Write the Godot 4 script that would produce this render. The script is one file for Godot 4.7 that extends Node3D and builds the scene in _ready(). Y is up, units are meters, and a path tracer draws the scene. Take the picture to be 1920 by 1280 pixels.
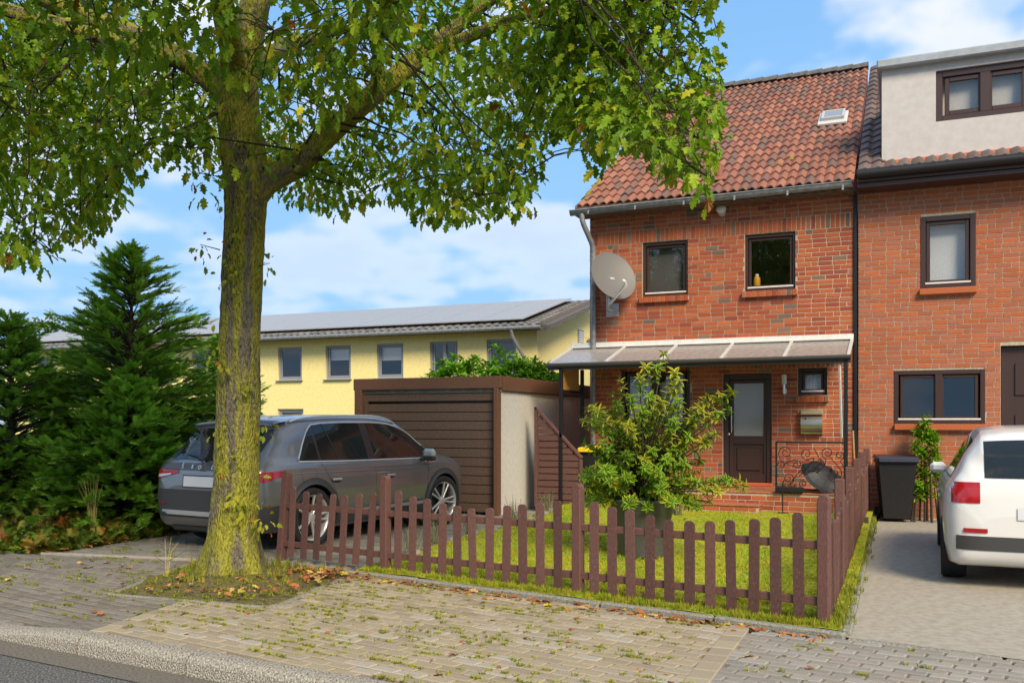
extends Node3D

const HORIZON := 790.0
const FOCAL := 1722.0
const EYE := Vector3(0, 1.55, 0)
const YAW := 0.4009
const STREET := 0.19722
const FZ := -16.0
var rng := RandomNumberGenerator.new()
var M := {}
var made := {}

# ---------------------------------------------------------------- helpers
func r(a: float, b: float) -> float:
	return rng.randf_range(a, b)

func lin(cr: float, cg: float, cb: float) -> Color:
	return Color(cr, cg, cb).linear_to_srgb()

func street(s: float, t: float, y := 0.0) -> Vector3:
	return Vector3(s * cos(STREET) + t * sin(STREET), y, s * sin(STREET) - t * cos(STREET))

func kerb_line(s: float) -> float:
	return 3.80 + 0.09 * (clampf(s, -25.0, 5.0) + 5.3)

func project(p: Vector3) -> Vector3:
	var d := -sin(YAW) * p.x - cos(YAW) * p.z
	var k := cos(YAW) * p.x - sin(YAW) * p.z
	if d < 0.1:
		return Vector3(-9999, -9999, d)
	return Vector3(960.0 + FOCAL * k / d, HORIZON - FOCAL * (p.y - EYE.y) / d, d)

func begin() -> SurfaceTool:
	var st := SurfaceTool.new()
	st.begin(Mesh.PRIMITIVE_TRIANGLES)
	return st

func tri(st: SurfaceTool, a: Vector3, b: Vector3, c: Vector3) -> void:
	st.add_vertex(a); st.add_vertex(b); st.add_vertex(c)

func quad(st: SurfaceTool, a: Vector3, b: Vector3, c: Vector3, d: Vector3) -> void:
	tri(st, a, b, c); tri(st, a, c, d)

func box(st: SurfaceTool, at: Vector3, size: Vector3, turn := Basis.IDENTITY, bevel := 0.0) -> void:
	var h := size * 0.5
	var b := minf(bevel, minf(h.x, minf(h.y, h.z)) * 0.9)
	st.set_smooth_group(-1)
	var f := func(x: float, y: float, z: float) -> Vector3: return at + turn * Vector3(x, y, z)
	for a in 3:
		for sg in [-1.0, 1.0]:
			var u := (a + 1) % 3
			var v := (a + 2) % 3
			var q := []
			for k in [[-1, -1], [1, -1], [1, 1], [-1, 1]]:
				var p := Vector3.ZERO
				p[a] = sg * h[a]
				p[u] = k[0] * (h[u] - b)
				p[v] = k[1] * (h[v] - b)
				q.append(f.call(p.x, p.y, p.z))
			if sg > 0: quad(st, q[3], q[2], q[1], q[0])
			else: quad(st, q[0], q[1], q[2], q[3])
	if b <= 0.0:
		return
	for a in 3:
		var u := (a + 1) % 3
		var v := (a + 2) % 3
		for su in [-1.0, 1.0]:
			for sv in [-1.0, 1.0]:
				var q := []
				for e in [[-1.0, 0], [1.0, 0], [1.0, 1], [-1.0, 1]]:
					var p := Vector3.ZERO
					p[a] = e[0] * (h[a] - b)
					p[u] = su * (h[u] - (b if e[1] == 1 else 0.0))
					p[v] = sv * (h[v] - (b if e[1] == 0 else 0.0))
					q.append(f.call(p.x, p.y, p.z))
				if su * sv > 0: quad(st, q[0], q[1], q[2], q[3])
				else: quad(st, q[3], q[2], q[1], q[0])
	for sx in [-1.0, 1.0]:
		for sy in [-1.0, 1.0]:
			for sz in [-1.0, 1.0]:
				var p1: Vector3 = f.call(sx * h.x, sy * (h.y - b), sz * (h.z - b))
				var p2: Vector3 = f.call(sx * (h.x - b), sy * h.y, sz * (h.z - b))
				var p3: Vector3 = f.call(sx * (h.x - b), sy * (h.y - b), sz * h.z)
				if sx * sy * sz > 0: tri(st, p1, p3, p2)
				else: tri(st, p1, p2, p3)

func tube(st: SurfaceTool, pts: Array, radii: Array, sides := 8, caps := true) -> void:
	st.set_smooth_group(0)
	var n := pts.size()
	var ref := Vector3.UP if absf(((pts[n - 1] - pts[0]) as Vector3).normalized().y) < 0.9 else Vector3.RIGHT
	var rings := []
	for i in n:
		var dir: Vector3 = (pts[mini(i + 1, n - 1)] - pts[maxi(i - 1, 0)])
		dir = dir.normalized()
		var u := dir.cross(ref).normalized()
		if u.length() < 0.5: u = dir.cross(Vector3.FORWARD).normalized()
		var v := u.cross(dir).normalized()
		ref = v
		var rr: float = radii[mini(i, radii.size() - 1)]
		var ring := []
		for k in sides:
			var a := TAU * k / sides
			ring.append(pts[i] + (u * cos(a) + v * sin(a)) * rr)
		rings.append(ring)
	for i in n - 1:
		for k in sides:
			var k2 := (k + 1) % sides
			quad(st, rings[i][k], rings[i][k2], rings[i + 1][k2], rings[i + 1][k])
	if caps:
		st.set_smooth_group(-1)
		for k in range(1, sides - 1):
			tri(st, rings[0][0], rings[0][k + 1], rings[0][k])
			tri(st, rings[n - 1][0], rings[n - 1][k], rings[n - 1][k + 1])

func lathe(st: SurfaceTool, profile: Array, sides := 24, at := Vector3.ZERO, turn := Basis.IDENTITY, smooth := true) -> void:
	st.set_smooth_group(0 if smooth else -1)
	for i in profile.size() - 1:
		for k in sides:
			var a := TAU * k / sides
			var b := TAU * (k + 1) / sides
			var p: Vector2 = profile[i]
			var q: Vector2 = profile[i + 1]
			var A := at + turn * Vector3(cos(a) * p.x, p.y, sin(a) * p.x)
			var B := at + turn * Vector3(cos(b) * p.x, p.y, sin(b) * p.x)
			var C := at + turn * Vector3(cos(b) * q.x, q.y, sin(b) * q.x)
			var D := at + turn * Vector3(cos(a) * q.x, q.y, sin(a) * q.x)
			if p.x > 0.0001: tri(st, A, B, C)
			if q.x > 0.0001: tri(st, A, C, D)

# polygon in x,y pushed along z
func prism(st: SurfaceTool, poly: PackedVector2Array, z0: float, z1: float, turn := Transform3D.IDENTITY) -> void:
	st.set_smooth_group(-1)
	var t := Geometry2D.triangulate_polygon(poly)
	for i in range(0, t.size(), 3):
		var a := poly[t[i]]; var b := poly[t[i + 1]]; var c := poly[t[i + 2]]
		tri(st, turn * Vector3(a.x, a.y, z1), turn * Vector3(b.x, b.y, z1), turn * Vector3(c.x, c.y, z1))
		tri(st, turn * Vector3(a.x, a.y, z0), turn * Vector3(c.x, c.y, z0), turn * Vector3(b.x, b.y, z0))
	for i in poly.size():
		var a := poly[i]; var b := poly[(i + 1) % poly.size()]
		quad(st, turn * Vector3(a.x, a.y, z0), turn * Vector3(b.x, b.y, z0), turn * Vector3(b.x, b.y, z1), turn * Vector3(a.x, a.y, z1))

func bar(st: SurfaceTool, a: Vector3, b: Vector3, w: float, h: float, up := Vector3.UP, bevel := 0.0) -> void:
	var d := (b - a).normalized()
	var x := up.cross(d).normalized()
	if x.length() < 0.5: x = Vector3.RIGHT.cross(d).normalized()
	var y := d.cross(x).normalized()
	box(st, (a + b) * 0.5, Vector3(w, h, (b - a).length()), Basis(x, y, d), bevel)

func obj(called: String, st: SurfaceTool, m: Material, parent: Node = self) -> MeshInstance3D:
	st.generate_normals()
	return inst(called, st.commit(), m, parent)

func inst(called: String, mesh: Mesh, m: Material, parent: Node = self, at := Transform3D.IDENTITY) -> MeshInstance3D:
	var o := MeshInstance3D.new()
	o.mesh = mesh
	o.material_override = m
	o.name = numbered(called) if parent == self else called
	o.transform = at
	parent.add_child(o, true)
	return o

func numbered(called: String) -> String:
	var n: int = made.get(called, 0)
	made[called] = n + 1
	return called if n == 0 else "%s_%03d" % [called, n]

func thing(called: String, label: String, category: String, at := Vector3.ZERO, turn := 0.0, group := "") -> Node3D:
	var o := Node3D.new()
	o.name = numbered(called)
	add_child(o)
	o.position = at
	o.rotation.y = turn
	tag(o, label, category, group)
	return o

func tag(o: Node, label: String, category: String, group := "") -> Node:
	o.set_meta("label", label)
	o.set_meta("category", category)
	if group != "": o.set_meta("group", group)
	return o

func setting(o: Node, label := "") -> Node:
	o.set_meta("kind", "structure")
	if label != "": o.set_meta("label", label)
	return o

func stuff(o: Node) -> Node:
	o.set_meta("kind", "stuff")
	return o

func part(called: String, parent: Node) -> Node3D:
	var o := Node3D.new()
	o.name = called
	parent.add_child(o, true)
	return o

func many(called: String, mesh: Mesh, m: Material, where: Array, colors: Array, parent: Node = self) -> MultiMeshInstance3D:
	var mm := MultiMesh.new()
	mm.transform_format = MultiMesh.TRANSFORM_3D
	mm.use_colors = true
	mm.mesh = mesh
	mm.instance_count = where.size()
	for i in where.size():
		mm.set_instance_transform(i, where[i])
		mm.set_instance_color(i, colors[i])
	var o := MultiMeshInstance3D.new()
	o.multimesh = mm
	o.material_override = m
	o.name = numbered(called) if parent == self else called
	parent.add_child(o, true)
	return o

# leaves of one crown as one mesh
func merged(called: String, mesh: ArrayMesh, m: Material, where: Array, colors: Array, parent: Node = self) -> MeshInstance3D:
	var arr := mesh.surface_get_arrays(0)
	var v: PackedVector3Array = arr[Mesh.ARRAY_VERTEX]
	var n: PackedVector3Array = arr[Mesh.ARRAY_NORMAL]
	if arr[Mesh.ARRAY_INDEX] != null:
		var v2 := PackedVector3Array(); var n2 := PackedVector3Array()
		for i in arr[Mesh.ARRAY_INDEX]:
			v2.append(v[i]); n2.append(n[i])
		v = v2; n = n2
	var V := PackedVector3Array()
	var N := PackedVector3Array()
	var C := PackedColorArray()
	var one := PackedColorArray()
	one.resize(v.size())
	for i in where.size():
		var t: Transform3D = where[i]
		V.append_array(t * v)
		N.append_array(Transform3D(t.basis.orthonormalized(), Vector3.ZERO) * n)
		one.fill(colors[i])
		C.append_array(one)
	var out := []
	out.resize(Mesh.ARRAY_MAX)
	out[Mesh.ARRAY_VERTEX] = V
	out[Mesh.ARRAY_NORMAL] = N
	out[Mesh.ARRAY_COLOR] = C
	var am := ArrayMesh.new()
	am.add_surface_from_arrays(Mesh.PRIMITIVE_TRIANGLES, out)
	return inst(called, am, m, parent)

func noise_tex(freq: float, octaves: int, stops: Array, seed_at: int, size := 512, kind := FastNoiseLite.TYPE_SIMPLEX_SMOOTH) -> NoiseTexture2D:
	var n := FastNoiseLite.new()
	n.noise_type = kind
	n.seed = seed_at
	n.frequency = freq
	n.fractal_octaves = octaves
	n.fractal_gain = 0.6
	var t := NoiseTexture2D.new()
	t.width = size
	t.height = size
	t.seamless = true
	t.noise = n
	var g := Gradient.new()
	var offs := PackedFloat32Array()
	var cols := PackedColorArray()
	for i in stops.size():
		offs.append(stops[i][0])
		var c: Color = stops[i][1]
		cols.append(c.linear_to_srgb())
	g.offsets = offs
	g.colors = cols
	t.color_ramp = g
	return t

func grey(v: float) -> Color:
	return Color(v, v, v)

var bumps := {}
func bump_tex(freq: float, octaves: int) -> NoiseTexture2D:
	var key := "%f_%d" % [freq, octaves]
	if not bumps.has(key):
		var n := FastNoiseLite.new()
		n.noise_type = FastNoiseLite.TYPE_SIMPLEX_SMOOTH
		n.seed = 77
		n.frequency = freq
		n.fractal_octaves = octaves
		var t := NoiseTexture2D.new()
		t.width = 512; t.height = 512; t.seamless = true; t.noise = n
		bumps[key] = t
	return bumps[key]

# one surface: texture colours are linear stops, scale is repeats per metre
func surf(stops: Array, scale: Vector3, rough: float, freq := 0.02, octaves := 5, bump := 0.0, o := {}) -> StandardMaterial3D:
	var m := StandardMaterial3D.new()
	m.albedo_texture = noise_tex(freq, octaves, stops, o.get("seed", 3), o.get("size", 512))
	m.uv1_triplanar = true
	m.uv1_world_triplanar = o.get("world", true)
	m.uv1_scale = scale
	m.roughness = rough
	m.metallic = o.get("metal", 0.0)
	m.metallic_specular = o.get("spec", 0.4)
	if bump > 0.0:
		m.heightmap_enabled = true
		m.heightmap_texture = bump_tex(o.get("bfreq", freq * 2.0), 4)
		m.heightmap_scale = bump
	if o.get("tint", false):
		m.vertex_color_use_as_albedo = true
	return m

func flat(c: Color, rough: float, metal := 0.0, spec := 0.5) -> StandardMaterial3D:
	var m := StandardMaterial3D.new()
	m.albedo_color = c.linear_to_srgb()
	m.roughness = rough
	m.metallic = metal
	m.metallic_specular = spec
	return m

func tones(c: Color, v: float, scale: float, rough: float, bump := 0.0, o := {}) -> StandardMaterial3D:
	return surf([[0.15, c * (1.0 - v)], [0.5, c], [0.85, c * (1.0 + v)]], Vector3.ONE * scale, rough, o.get("freq", 0.02), 5, bump, o)

func leafy(c: Color, back: Color, rough := 0.5) -> StandardMaterial3D:
	var m := StandardMaterial3D.new()
	m.albedo_color = c.linear_to_srgb()
	m.vertex_color_use_as_albedo = true
	m.roughness = rough
	m.metallic_specular = 0.35
	m.backlight_enabled = true
	m.backlight = back.linear_to_srgb()
	m.cull_mode = BaseMaterial3D.CULL_DISABLED
	return m

func glass(alpha := 0.12, tint := Color(0.03, 0.035, 0.035)) -> StandardMaterial3D:
	var m := StandardMaterial3D.new()
	m.transparency = BaseMaterial3D.TRANSPARENCY_ALPHA
	m.albedo_color = Color(tint.r, tint.g, tint.b, alpha)
	m.roughness = 0.02
	m.metallic_specular = 0.6
	return m

func make_sky() -> ImageTexture:
	var w := 2048
	var h := 1024
	var big := FastNoiseLite.new(); big.seed = 21; big.frequency = 1.0; big.fractal_octaves = 6; big.fractal_gain = 0.55
	big.noise_type = FastNoiseLite.TYPE_SIMPLEX_SMOOTH
	var mid := FastNoiseLite.new(); mid.seed = 5; mid.frequency = 1.0; mid.fractal_octaves = 4
	mid.noise_type = FastNoiseLite.TYPE_SIMPLEX_SMOOTH
	var data := PackedByteArray()
	data.resize(w * h * 3)
	for j in h:
		var el := (0.5 - (j + 0.5) / h) * PI
		for i in w:
			var c := Color(0.22, 0.24, 0.24)
			if el > -0.02:
				var az := (i + 0.5) / w * TAU
				var ce := cos(el)
				var d := Vector3(ce * sin(az), sin(el), ce * cos(az))
				var up := maxf(d.y, 0.0)
				# cloud sheet seen in perspective, flattened near the horizon
				var k := 1.0 / (up + 0.22)
				var p := Vector3(d.x * k, d.y * 0.8, d.z * k) * 1.25
				var n := big.get_noise_3dv(p * 1.1 + Vector3(3.1, 0, 1.7)) + 0.35 * mid.get_noise_3dv(p * 3.4)
				var cover := smoothstep(-0.10, 0.34, n + 0.13) * lerpf(0.5, 1.0, smoothstep(0.12, 0.42, up))
				var core := smoothstep(0.05, 0.6, n)
				var blue := Color(0.19, 0.345, 0.54).lerp(Color(0.085, 0.22, 0.44), smoothstep(0.02, 0.75, up))
				var white := Color(0.53, 0.53, 0.585).lerp(Color(0.44, 0.45, 0.505), core * 0.7)
				c = blue.lerp(white, cover * 0.86)
			c = c.linear_to_srgb()
			var q := (j * w + i) * 3
			data[q] = int(clampf(c.r, 0, 1) * 255.0)
			data[q + 1] = int(clampf(c.g, 0, 1) * 255.0)
			data[q + 2] = int(clampf(c.b, 0, 1) * 255.0)
	return ImageTexture.create_from_image(Image.create_from_data(w, h, false, Image.FORMAT_RGB8, data))

func _ready() -> void:
	rng.seed = 20240917
	# camera
	var cam := Camera3D.new()
	cam.name = "camera"
	add_child(cam)
	cam.position = EYE
	cam.rotation.y = YAW
	var near := 0.1
	var size := near * 1280.0 / FOCAL
	cam.set_frustum(size, Vector2(0, size * (HORIZON - 640.0) / 1280.0), near, 900.0)
	cam.current = true
	# sky and exposure
	var env := Environment.new()
	env.background_mode = Environment.BG_SKY
	var sm := PanoramaSkyMaterial.new()
	sm.panorama = make_sky()
	var sk := Sky.new()
	sk.sky_material = sm
	env.sky = sk
	env.background_energy_multiplier = 1.0
	env.tonemap_mode = Environment.TONE_MAPPER_LINEAR
	env.tonemap_exposure = 2.0
	env.sdfgi_enabled = true
	env.ssao_enabled = true
	env.ssil_enabled = true
	var we := WorldEnvironment.new()
	we.name = "environment"
	we.environment = env
	add_child(we)
	# sun: high, behind the camera and to its right, veiled by thin cloud
	var sun := DirectionalLight3D.new()
	sun.name = "sun"
	sun.light_energy = 0.8
	sun.light_angular_distance = 22.0
	sun.light_color = Color(1.0, 0.93, 0.80)
	sun.shadow_enabled = true
	add_child(sun)
	sun.look_at_from_position(Vector3(8, 9.6, 9), Vector3.ZERO)
	materials()
	build_ground()
	build_yellow_house()
	build_brick_house()
	build_neighbour()
	build_garage()
	build_fences()
	build_yard_things()
	build_cars()
	build_trees()
	build_plants()

func materials() -> void:
	var C := func(a: float, b: float, c: float) -> Color: return Color(a, b, c)
	M.asphalt = surf([[0.25, grey(0.05)], [0.5, grey(0.12)], [0.62, Color(0.18, 0.165, 0.15)], [0.78, grey(0.30)]], Vector3.ONE * 1.6, 0.9, 0.06, 5, 1.0, {"bfreq": 0.08})
	M.soil = surf([[0.2, Color(0.07, 0.055, 0.035)], [0.5, Color(0.14, 0.11, 0.07)], [0.8, Color(0.20, 0.17, 0.12)]], Vector3.ONE * 0.9, 0.95, 0.05, 5, 2.0)
	M.moss = surf([[0.25, Color(0.10, 0.075, 0.05)], [0.42, Color(0.15, 0.115, 0.075)], [0.52, Color(0.17, 0.15, 0.03)], [0.64, Color(0.19, 0.18, 0.02)], [0.8, Color(0.16, 0.12, 0.08)]], Vector3.ONE * 0.7, 0.95, 0.035, 5, 3.0)
	M.lawn = surf([[0.2, Color(0.27, 0.25, 0.03)], [0.5, Color(0.38, 0.39, 0.03)], [0.8, Color(0.30, 0.38, 0.025)]], Vector3.ONE * 0.7, 0.9, 0.03, 5, 2.0)
	M.far_ground = surf([[0.2, Color(0.09, 0.10, 0.04)], [0.8, Color(0.14, 0.14, 0.07)]], Vector3.ONE * 0.2, 0.95)
	M.bed = surf([[0.2, Color(0.05, 0.042, 0.025)], [0.5, Color(0.09, 0.075, 0.045)], [0.75, Color(0.12, 0.115, 0.03)]], Vector3.ONE * 0.8, 0.95, 0.04, 5)
	M.kerb = surf([[0.25, Color(0.10, 0.085, 0.065)], [0.45, Color(0.28, 0.25, 0.205)], [0.6, Color(0.42, 0.385, 0.325)], [0.75, Color(0.64, 0.60, 0.53)]], Vector3.ONE * 2.0, 0.75, 0.055, 5, 1.2, {"bfreq": 0.07})
	M.edging = surf([[0.2, Color(0.13, 0.13, 0.09)], [0.5, Color(0.25, 0.24, 0.20)], [0.8, Color(0.34, 0.33, 0.30)]], Vector3.ONE * 1.3, 0.85, 0.05, 5, 0.6)
	M.concrete = surf([[0.1, Color(0.29, 0.26, 0.20)], [0.5, Color(0.35, 0.315, 0.26)], [0.9, Color(0.39, 0.36, 0.30)]], Vector3.ONE * 0.9, 0.85, 0.02, 6, 0.2)
	M.paver = surf([[0.15, grey(0.62)], [0.5, grey(0.9)], [0.85, grey(1.0)]], Vector3.ONE * 1.9, 0.85, 0.07, 5, 0.35, {"tint": true, "bfreq": 0.15})
	M.pavers = []
	for c in [Color(0.39, 0.325, 0.23), Color(0.36, 0.30, 0.215), Color(0.42, 0.355, 0.255), Color(0.34, 0.28, 0.195), Color(0.40, 0.33, 0.225), Color(0.38, 0.325, 0.245), Color(0.37, 0.31, 0.205), Color(0.44, 0.39, 0.315)]:
		M.pavers.append(surf([[0.15, c * 0.65], [0.5, c * 0.92], [0.85, c * 1.05]], Vector3.ONE * 1.9, 0.85, 0.07, 5, 0.35, {"bfreq": 0.15}))
	M.grey_pavers = []
	for c in [Color(0.31, 0.285, 0.255), Color(0.35, 0.325, 0.29), Color(0.27, 0.25, 0.22), Color(0.31, 0.275, 0.235)]:
		M.grey_pavers.append(surf([[0.15, c * 0.6], [0.5, c * 0.95], [0.85, c * 1.2]], Vector3.ONE * 2.2, 0.85, 0.11, 5, 0.35, {"bfreq": 0.15}))
	# bricks
	M.brick_any = surf([[0.12, grey(0.55)], [0.45, grey(0.9)], [0.85, grey(1.0)]], Vector3.ONE * 2.1, 0.8, 0.06, 5, 0.35, {"tint": true, "bfreq": 0.14})
	M.bricks = []
	for c in BRICK_TONES:
		M.bricks.append(surf([[0.12, c * 0.55], [0.45, c * 0.92], [0.85, c]], Vector3.ONE * 2.1, 0.8, 0.06, 5, 0.35, {"bfreq": 0.14}))
	M.mortar = surf([[0.2, Color(0.36, 0.30, 0.22)], [0.8, Color(0.53, 0.46, 0.35)]], Vector3.ONE * 1.2, 0.95, 0.04, 5, 0.4)
	M.brick_side = surf([[0.2, Color(0.42, 0.09, 0.04)], [0.8, Color(0.54, 0.125, 0.05)]], Vector3.ONE * 0.8, 0.85, 0.06)
	# roof tiles
	M.tile_any = surf([[0.1, grey(0.45)], [0.45, grey(0.88)], [0.85, grey(1.0)]], Vector3.ONE * 1.3, 0.75, 0.05, 5, 0.3, {"tint": true})
	M.tiles = []
	for c in TILE_TONES:
		M.tiles.append(surf([[0.1, c * 0.42], [0.42, c * 0.9], [0.85, c]], Vector3.ONE * 1.3, 0.75, 0.05, 5, 0.3))
	M.zinc = surf([[0.2, Color(0.16, 0.17, 0.18)], [0.5, Color(0.25, 0.265, 0.28)], [0.8, Color(0.32, 0.335, 0.35)]], Vector3.ONE * 0.6, 0.5, 0.03, 4, 0.0, {"spec": 0.5, "metal": 0.3})
	M.brown = surf([[0.2, Color(0.060, 0.030, 0.024)], [0.5, Color(0.085, 0.042, 0.034)], [0.8, Color(0.11, 0.055, 0.045)]], Vector3(3.0, 0.8, 3.0), 0.55, 0.04, 5, 0.15)
	M.fence = surf([[0.12, Color(0.10, 0.047, 0.040)], [0.5, Color(0.145, 0.068, 0.057)], [0.85, Color(0.18, 0.092, 0.076)]], Vector3(4.0, 0.7, 4.0), 0.6, 0.05, 5, 0.3)
	M.fences = []
	for k in [0.78, 0.95, 1.08, 1.2]:
		M.fences.append(surf([[0.12, Color(0.095, 0.045, 0.038) * k], [0.42, Color(0.14, 0.066, 0.055) * k], [0.6, Color(0.155, 0.074, 0.062) * k], [0.8, Color(0.19, 0.105, 0.09) * k], [0.93, Color(0.30, 0.25, 0.22)]], Vector3(5.0, 0.8, 5.0), 0.62, 0.045, 6, 0.5, {"seed": 12}))
	M.garage_wood = surf([[0.2, Color(0.115, 0.072, 0.052)], [0.5, Color(0.15, 0.095, 0.068)], [0.8, Color(0.18, 0.12, 0.085)]], Vector3(0.7, 2.5, 0.7), 0.5, 0.04, 5, 0.1)
	M.fascia = surf([[0.2, Color(0.13, 0.06, 0.035)], [0.5, Color(0.19, 0.09, 0.055)], [0.8, Color(0.23, 0.12, 0.07)]], Vector3(0.8, 3.0, 0.8), 0.6, 0.05)
	M.white_wall = surf([[0.15, Color(0.62, 0.58, 0.50)], [0.5, Color(0.75, 0.71, 0.63)], [0.85, Color(0.80, 0.77, 0.70)]], Vector3(1.2, 0.35, 1.2), 0.9, 0.05, 5, 0.4)
	M.yellow = surf([[0.2, Color(0.82, 0.68, 0.28)], [0.8, Color(0.88, 0.75, 0.34)]], Vector3.ONE * 0.3, 0.9, 0.04, 5, 0.3)
	M.dark_iron = flat(Color(0.018, 0.018, 0.02), 0.5, 0.4)
	M.frame_grey = flat(Color(0.26, 0.28, 0.31), 0.45)
	M.frame_brown = flat(Color(0.045, 0.022, 0.019), 0.4)
	M.white_paint = tones(Color(0.68, 0.68, 0.66), 0.08, 0.8, 0.45)
	M.alu = surf([[0.2, Color(0.45, 0.44, 0.42)], [0.8, Color(0.66, 0.65, 0.63)]], Vector3.ONE * 1.1, 0.5, 0.05, 5)
	M.steel = flat(Color(0.62, 0.58, 0.52), 0.26, 0.95)
	M.dish = flat(Color(0.155, 0.15, 0.15), 0.55)
	M.plastic_grey = flat(Color(0.42, 0.42, 0.42), 0.5)
	M.glass = glass()
	M.dark_room = flat(Color(0.05, 0.05, 0.05), 0.9)
	M.room = flat(Color(0.35, 0.33, 0.30), 0.9)
	M.blind = tones(Color(0.74, 0.74, 0.76), 0.06, 2.0, 0.7)
	M.smoke = surf([[0.2, Color(0.22, 0.20, 0.185)], [0.5, Color(0.30, 0.275, 0.255)], [0.8, Color(0.38, 0.35, 0.33)]], Vector3.ONE * 0.6, 0.3, 0.03, 5, 0.0, {"spec": 0.5})
	M.frost = flat(Color(0.27, 0.28, 0.27), 0.12, 0.0, 0.6)
	M.black_plastic = tones(Color(0.016, 0.016, 0.018), 0.25, 2.0, 0.5)
	M.lid_yellow = flat(Color(0.78, 0.55, 0.015), 0.45)
	M.pot = tones(Color(0.115, 0.115, 0.12), 0.15, 1.4, 0.55)
	M.cloth_black = flat(Color(0.022, 0.022, 0.027), 0.6)
	M.solar = surf([[0.2, Color(0.27, 0.275, 0.28)], [0.8, Color(0.34, 0.345, 0.35)]], Vector3.ONE * 0.5, 0.42, 0.03, 3, 0.0, {"spec": 0.5})
	M.grey_tile = tones(Color(0.12, 0.115, 0.11), 0.3, 0.8, 0.85, 0.5)
	M.wood_light = tones(Color(0.40, 0.23, 0.09), 0.3, 1.5, 0.7)
	# plants
	M.leaf = leafy(Color(1, 1, 1), Color(0.46, 0.58, 0.04))
	M.needle = leafy(Color(1, 1, 1), Color(0.20, 0.34, 0.05), 0.6)
	M.grass = leafy(Color(1, 1, 1), Color(0.32, 0.34, 0.03), 0.6)
	M.litter = leafy(Color(1, 1, 1), Color(0.06, 0.03, 0.01), 0.8)
	M.bark = surf([[0.25, grey(0.2)], [0.4, grey(0.7)], [0.52, grey(0.95)], [0.8, grey(1.0)]], Vector3(2.2, 0.6, 2.2), 0.95, 0.04, 6, 4.0, {"bfreq": 0.05, "tint": true})
	M.bark_dark = surf([[0.2, Color(0.035, 0.028, 0.02)], [0.55, Color(0.075, 0.06, 0.045)], [0.85, Color(0.11, 0.105, 0.05)]], Vector3(2.2, 0.8, 2.2), 0.95, 0.05, 5, 2.5)
	M.twig = flat(Color(0.07, 0.05, 0.03), 0.9)

const BRICK_TONES := [Color(0.46, 0.115, 0.045), Color(0.40, 0.092, 0.042), Color(0.50, 0.14, 0.055), Color(0.33, 0.078, 0.044), Color(0.45, 0.15, 0.085), Color(0.19, 0.125, 0.095), Color(0.25, 0.155, 0.11)]
const TILE_TONES := [Color(0.33, 0.135, 0.085), Color(0.285, 0.12, 0.08), Color(0.38, 0.165, 0.105), Color(0.23, 0.115, 0.085), Color(0.185, 0.115, 0.088)]

func brick_tone() -> int:
	var k := rng.randf()
	return 0 if k < 0.32 else 1 if k < 0.56 else 2 if k < 0.74 else 3 if k < 0.86 else 4 if k < 0.925 else 5 if k < 0.965 else 6

# ---------------------------------------------------------------- ground
func sheet(st: SurfaceTool, pts: Array, y: float) -> void:
	var poly := PackedVector2Array()
	for p in pts: poly.append(Vector2(p.x, p.z))
	var t := Geometry2D.triangulate_polygon(poly)
	for i in range(0, t.size(), 3):
		var a := poly[t[i]]; var b := poly[t[i + 1]]; var c := poly[t[i + 2]]
		tri(st, Vector3(a.x, y, a.y), Vector3(b.x, y, b.y), Vector3(c.x, y, c.y))

func paver_mesh(l: float, w: float) -> ArrayMesh:
	var st := begin()
	st.set_smooth_group(-1)
	var h := Vector3(l * 0.5, 0.0, w * 0.5)
	var b := 0.008
	var up := [Vector3(-h.x + b, 0, -h.z + b), Vector3(h.x - b, 0, -h.z + b), Vector3(h.x - b, 0, h.z - b), Vector3(-h.x + b, 0, h.z - b)]
	var lo := [Vector3(-h.x, -b * 0.8, -h.z), Vector3(h.x, -b * 0.8, -h.z), Vector3(h.x, -b * 0.8, h.z), Vector3(-h.x, -b * 0.8, h.z)]
	quad(st, up[0], up[1], up[2], up[3])
	for i in 4:
		var j := (i + 1) % 4
		quad(st, up[j], up[i], lo[i], lo[j])
		quad(st, lo[j], lo[i], lo[i] - Vector3(0, 0.05, 0), lo[j] - Vector3(0, 0.05, 0))
	st.generate_normals()
	return st.commit()

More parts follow.
